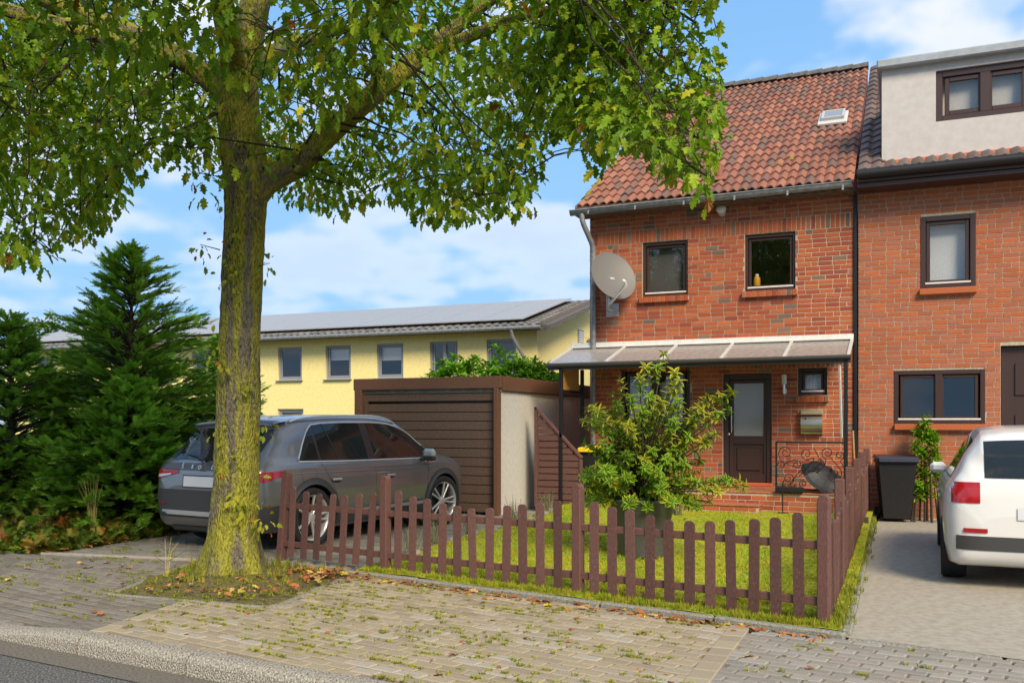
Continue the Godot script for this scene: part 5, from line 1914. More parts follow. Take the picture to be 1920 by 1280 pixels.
	obj("plate_recess", st, M.trim_dark, car)
	st = begin()
	st.set_smooth_group(0)
	for k in 16:
		var xa := lerpf(-0.66, 0.66, k / 16.0); var xb := lerpf(-0.66, 0.66, (k + 1) / 16.0)
		var f := func(x: float, part_: int) -> Vector3:
			var y := 1.535 - 0.07 * x * x
			return [Vector3(x, y + 0.028, 1.48), Vector3(x, y - 0.02, 1.82 - 0.12 * x * x), Vector3(x, y - 0.05, 1.80 - 0.12 * x * x), Vector3(x, y - 0.14, 1.70)][part_]
		for q in 3: quad(st, f.call(xa, q), f.call(xb, q), f.call(xb, q + 1), f.call(xa, q + 1))
	obj("spoiler", st, M.paint, car)
	st = begin()
	for side in [-1.0, 1.0]:
		tail(st, s, side * 0.60, side * 0.69, func(_x): return 1.08, func(x): return 1.45 - 0.06 * x * x, 0.009, 4, 8)
	obj("window_blade", st, M.trim_dark, car)
	st = begin()
	tail(st, s, -0.80, 0.80, func(_x): return 0.948, func(_x): return 1.03, 0.006, 26, 4)
	obj("name_band", st, flat(Color(0.085, 0.083, 0.083), 0.3, 0.4), car)
	st = begin()
	tail(st, s, -0.80, 0.80, func(_x): return 0.56, func(_x): return 0.715, 0.006, 26, 4)
	obj("tail_panel", st, M.cladding, car)
	st = begin()
	tail(st, s, -0.84, 0.84, func(_x): return 0.39, func(_x): return 0.56, 0.005, 30, 5)
	for side in [-1.0, 1.0]:
		flank(st, s, side, s.back(0.84, 0.45), zr + wr + 0.08, func(_z): return 0.27, func(_z): return 0.55, 0.005, 10, 4)
	obj("bumper", st, M.cladding, car)
	st = begin()
	tail(st, s, -0.66, 0.66, func(x): return 0.415 if absf(x) < 0.6 else 0.44, func(_x): return 0.47, 0.022, 26, 3)
	obj("bumper_blade", st, M.silver, car)
	st = begin()
	tail(st, s, -0.29, 0.29, func(_x): return 0.755, func(_x): return 0.875, 0.012, 8, 3)
	obj("number_plate", st, M.plate, car)
	st = begin()
	box(st, Vector3(0, 0.27, 2.02), Vector3(1.3, 0.12, 0.22), Basis.IDENTITY, 0.03)
	obj("underbody", st, M.trim_dark, car)
	# letters across the tailgate
	var word := "ŠKODA"
	for i in 5:
		var tm := TextMesh.new()
		var font := SystemFont.new()
		font.font_names = PackedStringArray(["Droid Sans"])
		tm.font = font
		tm.text = word[i]
		tm.font_size = 32
		tm.pixel_size = 0.0022
		tm.depth = 0.006
		var x := -0.34 + i * 0.17
		inst("letter", tm, M.chrome, car, Transform3D(Basis(Vector3.RIGHT, -0.35), Vector3(x, 0.985, s.back(x, 0.985) + 0.014)))
	# windscreen
	st = begin()
	st.set_smooth_group(0)
	for i in 10:
		for k in 10:
			var f := func(a: int, b: int) -> Vector3:
				var z := lerpf(-0.72, -1.40, a / 10.0)
				var sec := s.section(z)
				var rw := s.pick(s.roof_w, z) * 0.84
				var x := lerpf(-rw, rw, b / 10.0)
				return Vector3(x, sec[13].y + 0.004 - 0.03 * pow(absf(x) / rw, 2.0), z)
			quad(st, f.call(i, k), f.call(i + 1, k), f.call(i + 1, k + 1), f.call(i, k + 1))
	obj("windscreen", st, M.car_glass, car)
	# white hatchback on the neighbour's drive
	var h := Shell.new()
	h.z = [2.0, 1.98, 1.94, 1.87, 1.78, 1.62, 1.45, 1.2, 0.7, 0.2, -0.3, -0.7, -1.0, -1.25, -1.5, -1.75, -1.9, -1.97, -2.0]
	h.bottom = [0.36, 0.30, 0.25, 0.22, 0.20, 0.19, 0.19, 0.185, 0.18, 0.18, 0.18, 0.18, 0.18, 0.18, 0.19, 0.2, 0.24, 0.3, 0.36]
	h.wide = [0.56, 0.70, 0.78, 0.83, 0.85, 0.865, 0.87, 0.87, 0.87, 0.87, 0.87, 0.87, 0.87, 0.86, 0.84, 0.78, 0.68, 0.55, 0.4]
	h.belt = [0.62, 0.78, 0.90, 0.95, 0.965, 0.97, 0.97, 0.96, 0.95, 0.94, 0.935, 0.93, 0.92, 0.90, 0.86, 0.80, 0.72, 0.65, 0.6]
	h.roof = [0.70, 0.90, 1.02, 1.15, 1.30, 1.43, 1.475, 1.50, 1.515, 1.51, 1.47, 1.36, 1.20, 1.05, 0.97, 0.90, 0.82, 0.74, 0.66]
	h.roof_w = [0.45, 0.56, 0.60, 0.60, 0.60, 0.59, 0.585, 0.58, 0.58, 0.58, 0.57, 0.56, 0.56, 0.56, 0.55, 0.5, 0.45, 0.4, 0.3]
	var hw := 0.31
	var white := thing("white_car", "small white hatchback parked on the neighbour's concrete drive", "car", Vector3(1.27, 0.0, -11.4), -0.02)
	inst("body", shell_body(h, [1.22, -1.25], hw, 100), M.white_car, white)
	st = begin()
	tail(st, h, -0.52, 0.52, func(_x): return 1.03, func(x): return 1.38 - 0.06 * x * x, 0.006, 18, 8)
	obj("rear_window", st, M.car_glass, white)
	st = begin()
	tail(st, h, -0.26, 0.26, func(_x): return 0.66, func(_x): return 0.77, 0.012, 8, 3)
	obj("number_plate", st, M.plate, white)
	st = begin()
	tail(st, h, -0.76, 0.76, func(_x): return 0.37, func(_x): return 0.50, 0.008, 22, 3)
	obj("bumper", st, M.cladding, white)
	for side in [-1.0, 1.0]:
		st = begin()
		tail(st, h, side * 0.56, side * 0.80, func(_x): return 0.80, func(_x): return 0.99, 0.008, 10, 5)
		obj("tail_lamp", st, M.red_lamp, white)
		st = begin()
		tail(st, h, side * 0.5, side * 0.70, func(_x): return 0.53, func(_x): return 0.57, 0.01, 6, 2)
		obj("reflector", st, M.red_lamp, white)
		var low := func(z: float) -> float: return h.pick(h.belt, z) + 0.035
		var high := func(z: float) -> float: return maxf(h.pick(h.roof, z) - 0.115, h.pick(h.belt, z) + 0.04)
		for q in [[1.45, 0.95], [0.9, 0.05], [-0.03, -0.95]]:
			st = begin()
			flank(st, h, side, q[0], q[1], low, high, 0.006, 16, 6)
			obj("side_window", st, M.car_glass, white)
		st = begin()
		for line in [[Vector2(0.0, 0.95), Vector2(0.0, 0.35)], [Vector2(-0.9, 0.92), Vector2(-0.85, 0.35)], [Vector2(0.92, 0.95), Vector2(0.75, 0.35)]]:
			tube(st, on_flank(h, side, line, -0.001), [0.004], 5)
		obj("panel_seam", st, M.trim_dark, white)
		for hz in [0.7, -0.15]:
			st = begin()
			bar(st, Vector3(side * (h.half(hz, 0.78) + 0.02), 0.78, hz + 0.08), Vector3(side * (h.half(hz, 0.78) + 0.02), 0.78, hz - 0.06), 0.02, 0.028, Vector3.UP, 0.007)
			obj("door_handle", st, M.white_car, white)
		st = begin()
		box(st, Vector3(side * (h.half(-0.8, 0.95) + 0.07), 1.0, -0.8), Vector3(0.18, 0.13, 0.10), Basis.IDENTITY, 0.04)
		obj("mirror", st, M.white_car, white)
		for wz in [1.22, -1.25]:
			wheel(white, Vector3(side * 0.765, hw, wz), hw, side, 0.0, 7)

# ---------------------------------------------------------------- plants
func lobed_leaf() -> ArrayMesh:
	# stalk at the origin, blade along +z, face up +y, one unit long
	var out := [Vector2(0.0, 0.0), Vector2(0.10, 0.14), Vector2(0.23, 0.18), Vector2(0.17, 0.31), Vector2(0.34, 0.42), Vector2(0.20, 0.53), Vector2(0.33, 0.70), Vector2(0.15, 0.77), Vector2(0.13, 0.94), Vector2(-0.06, 1.0), Vector2(-0.16, 0.80), Vector2(-0.33, 0.73), Vector2(-0.20, 0.56), Vector2(-0.35, 0.45), Vector2(-0.17, 0.33), Vector2(-0.24, 0.20), Vector2(-0.10, 0.14)]
	var st := begin()
	st.set_smooth_group(-1)
	var mid := Vector3(0, 0.0, 0.40)
	var f := func(p: Vector2) -> Vector3: return Vector3(p.x, absf(p.x) * 0.38 - 0.38 * (p.y - 0.35) * (p.y - 0.35) - p.x * p.x * 0.7 + 0.05 * sin(p.y * 17.0), p.y)
	for i in out.size(): tri(st, mid, f.call(out[i]), f.call(out[(i + 1) % out.size()]))
	st.generate_normals()
	return st.commit()

func oval_leaf(w := 0.19) -> ArrayMesh:
	var st := begin()
	st.set_smooth_group(0)
	var n := 4
	for i in n:
		var a := i / float(n); var b := (i + 1) / float(n)
		for s in [-1.0, 1.0]:
			var f := func(t: float, e: float) -> Vector3: return Vector3(e * s * w * sin(PI * pow(t, 0.85)), e * 0.06 * sin(PI * t) - 0.18 * t * t, t)
			quad(st, f.call(a, 0.0), f.call(b, 0.0), f.call(b, 1.0), f.call(a, 1.0))
	st.generate_normals()
	return st.commit()

func whorl(n: int, w: float, droop: float) -> ArrayMesh:
	# rosette of leaves at a shoot's tip, one unit across
	var st := begin()
	var leaf := oval_leaf(w)
	for k in n:
		var tilt := droop + (0.5 if k % 2 else -0.15) + r(-0.2, 0.2)
		var b := Basis(Vector3.UP, TAU * k / n + r(-0.25, 0.25)) * Basis(Vector3.RIGHT, tilt)
		st.append_from(leaf, 0, Transform3D(b * Basis.from_scale(Vector3.ONE * r(0.75, 1.05)), Vector3(0, 0.06 * (k % 3), 0)))
	return st.commit()

func frond() -> ArrayMesh:
	# flat conifer spray along +z
	var st := begin()
	st.set_smooth_group(-1)
	for k in 9:
		var t := 0.06 + 0.9 * k / 8.0
		for s in [-1.0, 1.0]:
			var root := Vector3(0, -0.12 * t * t, t * 0.9)
			var l := 0.46 * (1.0 - t * 0.66) * r(0.8, 1.15)
			var tip := root + Vector3(s * l * 0.8, r(-0.09, 0.04), l * 0.66)
			var side := Vector3(s * 0.02, 0, -0.055)
			tri(st, root + side, tip, root - side)
			var m := root.lerp(tip, 0.5)
			tri(st, m + Vector3(0, 0, 0.03), m + Vector3(s * 0.05, 0.02, 0.15), m - Vector3(s * 0.02, 0, 0.02))
	tri(st, Vector3(-0.03, 0, 0), Vector3(0.03, 0, 0), Vector3(0, -0.12, 1.02))
	st.generate_normals()
	return st.commit()

func blade_tuft(n: int, spread: float, wide: float) -> ArrayMesh:
	var st := begin()
	st.set_smooth_group(-1)
	for k in n:
		var a := r(0, TAU)
		var root := Vector3(r(-0.3, 0.3), 0, r(-0.3, 0.3)) * spread
		var out := Vector3(cos(a), 0, sin(a)) * r(0.1, 0.55) * spread
		var h := r(0.6, 1.0)
		var side := Vector3(-sin(a), 0, cos(a)) * wide
		var mid := root + out * 0.4 + Vector3(0, h * 0.6, 0)
		var tip := root + out + Vector3(0, h, 0)
		quad(st, root - side, root + side, mid + side * 0.7, mid - side * 0.7)
		tri(st, mid - side * 0.7, mid + side * 0.7, tip)
	st.generate_normals()
	return st.commit()

func aim(dir: Vector3, roll := 0.0) -> Basis:
	# +z along dir
	var z := dir.normalized()
	var x := Vector3.UP.cross(z)
	if x.length() < 0.05: x = Vector3.RIGHT
	x = x.normalized()
	return Basis(x, z.cross(x).normalized(), z) * Basis(Vector3.BACK, roll)

const EDGE := [[-400, 520], [0, 465], [50, 480], [100, 485], [150, 440], [215, 400], [240, 330], [300, 275], [340, 300], [375, 370], [410, 330], [450, 300], [520, 345], [570, 362], [640, 385], [700, 352], [760, 372], [830, 402], [880, 385], [915, 400], [960, 385], [1000, 372], [1020, 290], [1040, 235], [1075, 240], [1110, 325], [1150, 270], [1195, 245], [1230, 300], [1290, 340], [1325, 375], [1345, 300], [1352, 210], [1345, 60], [1365, -40], [1420, -120], [1600, -300]]

func lowest(px: float) -> float:
	for i in EDGE.size() - 1:
		if px >= EDGE[i][0] and px <= EDGE[i + 1][0]:
			return lerpf(EDGE[i][1], EDGE[i + 1][1], (px - EDGE[i][0]) / float(EDGE[i + 1][0] - EDGE[i][0]))
	return 520.0 if px < 0 else -300.0

# where the photograph shows the bare limbs
func in_corridor(p: Vector3, more: float) -> bool:
	var q := Vector2(p.x, p.y)
	for c in [[Vector2(450, 420), Vector2(440, 130), 42.0], [Vector2(440, 130), Vector2(482, 0), 36.0], [Vector2(500, 350), Vector2(600, 270), 24.0], [Vector2(600, 270), Vector2(790, 110), 18.0]]:
		if Geometry2D.get_closest_point_to_segment(q, c[0], c[1]).distance_to(q) < c[2] + more: return true
	return false

func bark_tube(st: SurfaceTool, path: Array, sides: int, ridges: float, noise: FastNoiseLite) -> void:
	# path entries: [point, radius]
	st.set_smooth_group(0)
	var tint := []
	var pts := []
	for i in path.size() - 1:
		var n := maxi(2, int((path[i][0] as Vector3).distance_to(path[i + 1][0]) / 0.06))
		for k in n:
			var t := k / float(n)
			pts.append([(path[i][0] as Vector3).lerp(path[i + 1][0], t), lerpf(path[i][1], path[i + 1][1], smoothstep(0, 1, t))])
	pts.append(path[path.size() - 1])
	var rings := []
	for i in pts.size():
		var dir: Vector3 = ((pts[mini(i + 2, pts.size() - 1)][0] as Vector3) - (pts[maxi(i - 2, 0)][0] as Vector3)).normalized()
		var u := dir.cross(Vector3(0, 0, 1)).normalized()
		var v := u.cross(dir).normalized()
		var ring := []
		var tones_ := []
		for k in sides:
			var a := TAU * k / sides
			var d := u * cos(a) + v * sin(a)
			var q: Vector3 = pts[i][0]
			var rr: float = pts[i][1]
			var flare := 0.0
			if q.y < 0.6: flare = pow(1.0 - q.y / 0.6, 2.0) * 0.13 * (0.55 + 0.45 * sin(a * 5.0 + 0.7))
			var w := noise.get_noise_3d(cos(a) * rr * 26.0, q.y * 2.2, sin(a) * rr * 26.0)
			var w2 := noise.get_noise_3d(cos(a) * rr * 60.0 + 40.0, q.y * 7.0, sin(a) * rr * 60.0)
			ring.append(q + d * (rr + flare + ridges * (w * 1.3 + w2 * 0.6)))
			# moss and lichen grow in patches
			var patch := noise.get_noise_3d(cos(a) * 1.3 + 7.0, q.y * 0.9, sin(a) * 1.3) + 0.6 * noise.get_noise_3d(cos(a) * 5.0, q.y * 2.0 + 3.0, sin(a) * 5.0)
			var bias := 0.2
			var moss := smoothstep(-0.12, 0.28, patch + bias)
			tones_.append(Color(0.20, 0.175, 0.125).lerp(Color(0.36, 0.34, 0.045), moss))
		rings.append(ring)
		tint.append(tones_)
	for i in rings.size() - 1:
		for k in sides:
			var k2 := (k + 1) % sides
			for c in [[i, k], [i, k2], [i + 1, k2], [i, k], [i + 1, k2], [i + 1, k]]:
				st.set_color(tint[c[0]][c[1]])
				st.add_vertex(rings[c[0]][c[1]])

func build_trees() -> void:
	var noise := FastNoiseLite.new()
	noise.seed = 4
	noise.frequency = 1.0
	noise.fractal_octaves = 3
	var foot := Vector3(-6.21, 0, -7.43)
	var oak := thing("street_tree", "tall broadleaf street tree with a mossy yellow-green trunk", "tree", foot)
	var V := func(x: float, y: float, z: float) -> Vector3: return Vector3(x, y, z) - foot
	var st := begin()
	bark_tube(st, [[V.call(-6.21, -0.05, -7.43), 0.30], [V.call(-6.21, 0.15, -7.43), 0.265], [V.call(-6.20, 0.5, -7.43), 0.236], [V.call(-6.175, 0.96, -7.44), 0.222], [V.call(-6.14, 2.57, -7.46), 0.20], [V.call(-6.10, 3.6, -7.48), 0.198], [V.call(-6.08, 3.97, -7.48), 0.225], [V.call(-6.12, 4.4, -7.46), 0.215]], 56, 0.013, noise)
	obj("trunk", st, M.bark, oak)
	st = begin()
	var limbs := [
		[[-6.12, 4.38, -7.46, 0.214], [-6.17, 4.72, -7.45, 0.215], [-6.17, 5.1, -7.44, 0.20], [-5.99, 5.8, -7.52, 0.15], [-5.8, 6.8, -7.6, 0.12], [-5.7, 8.6, -7.5, 0.05]],
		[[-6.05, 3.78, -7.48, 0.14], [-5.89, 3.96, -7.56, 0.125], [-5.6, 4.15, -7.69, 0.118], [-5.4, 4.36, -7.77, 0.112], [-4.9, 4.85, -7.98, 0.105], [-4.46, 5.23, -8.17, 0.095], [-3.9, 5.75, -8.4, 0.07], [-3.0, 6.4, -8.8, 0.035]],
		[[-6.17, 4.75, -7.45, 0.13], [-6.6, 5.15, -7.3, 0.11], [-7.1, 5.45, -7.1, 0.10], [-8.4, 6.0, -6.7, 0.07], [-9.8, 6.5, -6.4, 0.03]],
		[[-6.15, 5.05, -7.4, 0.12], [-5.7, 5.6, -6.6, 0.10], [-5.0, 6.1, -5.5, 0.07], [-4.2, 6.5, -4.2, 0.03]],
		[[-6.17, 5.0, -7.5, 0.12], [-6.5, 5.8, -8.6, 0.09], [-6.9, 6.6, -10.0, 0.05], [-7.2, 7.2, -11.2, 0.02]],
		[[-6.6, 5.15, -7.3, 0.08], [-7.3, 5.3, -6.4, 0.07], [-8.3, 5.5, -5.4, 0.04], [-9.0, 5.6, -4.6, 0.02]],
		[[-4.46, 5.23, -8.17, 0.07], [-3.5, 5.45, -8.2, 0.05], [-2.5, 5.45, -8.1, 0.03], [-1.9, 5.3, -8.0, 0.015]],
		[[-4.9, 4.85, -7.98, 0.05], [-4.2, 5.2, -7.0, 0.04], [-3.2, 5.3, -6.2, 0.025], [-2.4, 5.2, -5.8, 0.012]]]
	var nodes := []
	for l in limbs:
		var path := []
		for p in l:
			path.append([V.call(p[0], p[1], p[2]), p[3]])
		var lb := begin()
		bark_tube(lb, path, 18, 0.010, noise)
		obj("limb", lb, M.bark, oak)
		for i in l.size() - 1:
			for k in 4: nodes.append(Vector3(l[i][0], l[i][1], l[i][2]).lerp(Vector3(l[i + 1][0], l[i + 1][1], l[i + 1][2]), k / 4.0))
	# boughs that end in leafy sprays
	var leaf := lobed_leaf()
	var where := []
	var cols := []
	var twigs := begin()
	var sprays := []
	var tries := 0
	while sprays.size() < 185 and tries < 40000:
		tries += 1
		var u := Vector3(r(-1, 1), r(-1, 1), r(-1, 1))
		if u.length() > 1.0 or u.length() < 0.3: continue
		var c := Vector3(-6.0, 6.9, -7.6) + u * Vector3(5.3, 3.6, 5.2)
		if c.y < 3.75: continue
		if c.distance_to(EYE) < 4.2: continue
		if Vector2(c.x, c.z).distance_to(Vector2(-6.1, -7.5)) < 0.9 and c.y < 5.0: continue
		var p := project(c)
		if p.z > 0.5 and p.y > lowest(p.x) - 48.0 * 9.0 / p.z: continue
		# the lower layers show; the unseen upper crown is thinned to let skylight through
		if c.y > 6.6 and rng.randf() < 0.95: continue
		# openings where the photograph shows sky
		if p.z > 0.5 and ((p.x > 560 and p.x < 680 and p.y > 70 and p.y < 140) or (p.x > 225 and p.x < 330 and p.y > 215)) and rng.randf() < 0.85: continue
		if p.z > 0.5 and p.z < 9.5 and in_corridor(p, 30.0) and rng.randf() < 0.9: continue
		sprays.append(c)
	# hanging ends that the photograph shows along the lower edge
	for q in [[60, 455, 8.6], [95, 470, 8.4], [150, 405, 8.8], [35, 420, 8.2], [200, 370, 9.0], [390, 330, 9.0], [640, 345, 9.2], [690, 320, 9.6], [760, 335, 9.0], [835, 365, 8.8], [905, 365, 8.4], [960, 340, 8.4], [985, 325, 8.2], [870, 330, 8.6], [570, 330, 9.3], [520, 320, 9.6], [1110, 285, 8.2], [1080, 200, 8.4], [1150, 235, 8.0], [1200, 210, 7.8], [1255, 270, 7.2], [1290, 305, 7.0], [1325, 330, 6.9], [1310, 260, 7.0], [1330, 240, 7.2], [1270, 210, 7.4], [1230, 150, 7.6], [1300, 160, 7.4], [1320, 90, 7.5], [1330, 20, 7.6], [1180, 120, 8.0], [1120, 60, 8.2], [1040, 120, 8.4], [1240, 60, 7.8]]:
		var k := Vector3(-sin(YAW) + (q[0] - 960.0) / FOCAL * cos(YAW), -(q[1] - HORIZON) / FOCAL, -(cos(YAW) + (q[0] - 960.0) / FOCAL * sin(YAW)))
		sprays.append(EYE + k * q[2])
	for c in sprays:
		var best: Vector3 = nodes[0]
		var score := 1e9
		for n in nodes:
			var d: float = (n.distance_to(c) + maxf(0.0, n.y - c.y) * 0.3) * r(0.75, 1.25) + (5.0 if n.y < 4.7 and n.x < -5.75 else 0.0)
			if d < score: score = d; best = n
		var sag := Vector3(0, 0.25 * score * 0.4, 0)
		var pts := []
		for k in 6:
			var t := k / 5.0
			pts.append((best.lerp(c, t) + sag * sin(PI * t) + Vector3(noise.get_noise_1d(c.x * 9 + t * 3), 0, noise.get_noise_1d(c.z * 7 + t * 3)) * 0.5 * sin(PI * t)) - foot)
		tube(twigs, pts, [0.017, 0.014, 0.011, 0.009, 0.007, 0.004], 5, false)
		var warm := noise.get_noise_3dv(c * 0.6) * 0.5 + 0.5
		for s in 8:
			var sub: Vector3 = c + Vector3(r(-0.62, 0.62), r(-0.42, 0.36), r(-0.62, 0.62))
			var sp := project(sub)
			if sp.z > 0.5 and sp.y > lowest(sp.x) + 6.0: continue
			tube(twigs, [c - foot, (c.lerp(sub, 0.5) + Vector3(0, 0.05, 0)) - foot, sub - foot], [0.006, 0.005, 0.003], 4, false)
			var nl := 19
			for k in nl:
				var o := Vector3(rng.randfn(0, 0.17), rng.randfn(-0.03, 0.12), rng.randfn(0, 0.17))
				var at := sub + o
				var ap := project(at)
				if ap.z > 0.5 and ap.y > lowest(ap.x) + 22.0: continue
				if ap.z > 0.5 and ap.z < 9.4 and in_corridor(ap, 0.0) and rng.randf() < 0.75: continue
				var out := (o + Vector3(r(-0.15, 0.15), r(-0.25, 0.02), r(-0.15, 0.15))).normalized()
				var b := aim(out + Vector3(0, -0.25, 0), r(-0.7, 0.7)) * Basis.from_scale(Vector3.ONE * r(0.075, 0.14))
				where.append(Transform3D(b, at - foot))
				var q := rng.randf() + (warm - 0.5) * 0.35
				var col := Color(0.13, 0.24, 0.016) if q < 0.32 else Color(0.19, 0.32, 0.018) if q < 0.66 else Color(0.28, 0.38, 0.02) if q < 0.9 else Color(0.40, 0.39, 0.025)
				if rng.randf() < 0.008: col = Color(0.30, 0.12, 0.02)
				cols.append(col * r(0.8, 1.2))
	obj("twigs", twigs, M.bark_dark, oak)
	merged("crown", leaf, M.leaf, where, cols, oak)
	# young shoots on the trunk
	where = []; cols = []
	var shoots := begin()
	for q in [[3.55, 0.12, 16], [3.4, -0.02, 18], [3.2, -0.08, 18], [3.05, -0.05, 16], [2.95, -0.12, 10], [3.78, 0.18, 8], [3.75, -0.12, 9], [2.25, -0.24, 14], [2.1, -0.16, 9], [1.85, 0.02, 9], [1.5, 0.24, 10], [1.45, -0.2, 8], [1.18, -0.16, 10], [0.82, -0.05, 14], [0.72, 0.0, 10], [0.55, 0.24, 14], [0.6, 0.2, 8], [0.95, 0.12, 6], [3.1, 0.3, 12], [3.25, -0.36, 14], [4.3, 0.05, 14], [4.6, -0.1, 14], [4.1, -0.15, 10], [4.9, 0.1, 12]]:
		var front := Vector3(0.62, 0, 0.78)
		var across := Vector3(0.78, 0, -0.62)
		var root: Vector3 = Vector3(0.06, q[0], -0.02) + across * clampf(q[1], -0.18, 0.18) + front * 0.12
		var tip: Vector3 = Vector3(0.06, q[0] + 0.02, -0.02) + across * q[1] + front * 0.25
		tube(shoots, [root, tip], [0.006, 0.003], 4, false)
		for k in q[2]:
			var o := Vector3(rng.randfn(0, 0.05), rng.randfn(-0.02, 0.07), rng.randfn(0, 0.05))
			where.append(Transform3D(aim(o + front * 0.05 + Vector3(0, -0.03, 0), r(-1, 1)) * Basis.from_scale(Vector3.ONE * r(0.045, 0.085)), tip + o))
			cols.append((Color(0.36, 0.36, 0.03) if rng.randf() < 0.6 else Color(0.22, 0.28, 0.02)) * r(0.8, 1.15) if rng.randf() > 0.06 else Color(0.5, 0.14, 0.02))
	obj("shoot", shoots, M.twig, oak)
	merged("shoot_leaves", leaf, M.leaf, where, cols, oak)
	# trees across the street, which the windows mirror
	for q in [[9.0, 12.0, 0.8], [-3.0, 14.0, 2.6], [-14.0, 13.0, 4.4]]:
		var o: Node3D = oak.duplicate()
		o.name = numbered("street_tree")
		add_child(o)
		o.position = Vector3(q[0], -0.06, q[1])
		o.rotation.y = q[2]
		o.set_meta("label", "broadleaf street tree across the road, mirrored in the panes")
		o.set_meta("group", "trees across the road")

func conifer(label: String, at: Vector3, h: float, rad: float, n: int, tone: Color, seed_at: int, clear := 0.0) -> void:
	var t := thing("yew_tree", label, "conifer", at, 0.0, "dark conifers on the bank")
	rng.seed = seed_at
	var st := begin()
	tube(st, [Vector3(0, -0.1, 0), Vector3(r(-0.05, 0.05), h * 0.5, r(-0.05, 0.05)), Vector3(r(-0.03, 0.03), h * 0.96, 0)], [0.07, 0.04, 0.008], 8)
	obj("trunk", st, M.bark_dark, t)
	st = begin()
	var f := frond()
	var where := []
	var cols := []
	for i in n:
		var k := pow(rng.randf(), 1.25)
		var y := lerpf(h * 0.06, h * 0.97, k)
		var prof := pow(1.0 - k, 0.72) * (1.0 + 0.18 * sin(k * 23.0))
		var a := r(0, TAU)
		var l := maxf(0.14, rad * prof * r(0.72, 1.12) * (1.0 + 0.2 * sin(a * 3.0 + seed_at) + 0.16 * sin(a * 5.0 + y * 4.0)))
		var d := Vector3(cos(a), 0.12 + 0.42 * k + r(-0.15, 0.2), sin(a))
		var root := Vector3(0, y - l * 0.15, 0)
		var pts := [root, root + d * l * 0.55 + Vector3(0, 0.04, 0), root + d * l + Vector3(0, -0.10 * l + 0.05 * k, 0)]
		tube(st, pts, [0.014, 0.008, 0.003], 4, false)
		var m := int(5 + l * 17)
		for j in m:
			var s := lerpf(0.28, 1.0, pow(j / float(m), 0.8))
			var p: Vector3 = (pts[0] as Vector3).lerp(pts[1], minf(s * 2, 1)).lerp((pts[1] as Vector3).lerp(pts[2], maxf(s * 2 - 1, 0)), s)
			var side := d.cross(Vector3.UP).normalized() * (1.0 if j % 2 else -1.0)
			var dir := (d.normalized() + side * r(0.3, 1.6) * (1.25 - s) + Vector3(r(-0.4, 0.4), r(-0.4, 0.75), r(-0.4, 0.4)))
			if j == m - 1: dir = d + Vector3(0, 0.3, 0)
			var size := r(0.10, 0.21) * (0.8 + 0.35 * (1.0 - k))
			where.append(Transform3D(aim(dir, r(-0.6, 0.6)) * Basis.from_scale(Vector3.ONE * size), p))
			var fresh := smoothstep(0.6, 1.0, s) * rng.randf()
			cols.append(tone.lerp(tone * 1.35 + Color(0.02, 0.03, 0.0), fresh * 0.8) * r(0.75, 1.25))
	obj("branches", st, M.bark_dark, t)
	merged("crown", f, M.needle, where, cols, t)

func shrub(label: String, at: Vector3, half: Vector3, n: int, tone: Color, size: float) -> void:
	var t := thing("laurel_shrub", label, "shrub", at)
	var st := begin()
	var w := whorl(8, 0.2, -0.5)
	var where := []
	var cols := []
	for i in n:
		var u := Vector3(r(-1, 1), r(-0.6, 1), r(-1, 1))
		if u.length() > 1.0: u = u.normalized() * r(0.85, 1.05)
		var bump := 1.0 + 0.22 * sin(u.x * 7.0 + 1.0) * cos(u.z * 5.0)
		var p := Vector3(0, half.y, 0) + u * half * Vector3(1, bump, 1)
		where.append(Transform3D(Basis(Vector3.UP, r(0, TAU)) * Basis(Vector3.RIGHT, r(-0.5, 0.5)) * Basis.from_scale(Vector3.ONE * size * r(0.7, 1.2)), p))
		cols.append(tone * r(0.6, 1.35))
		if i % 14 == 0: tube(st, [Vector3(u.x * 0.3, 0, u.z * 0.3), p], [0.02, 0.005], 5, false)
	obj("stems", st, M.twig, t)
	merged("foliage", w, M.leaf, where, cols, t)

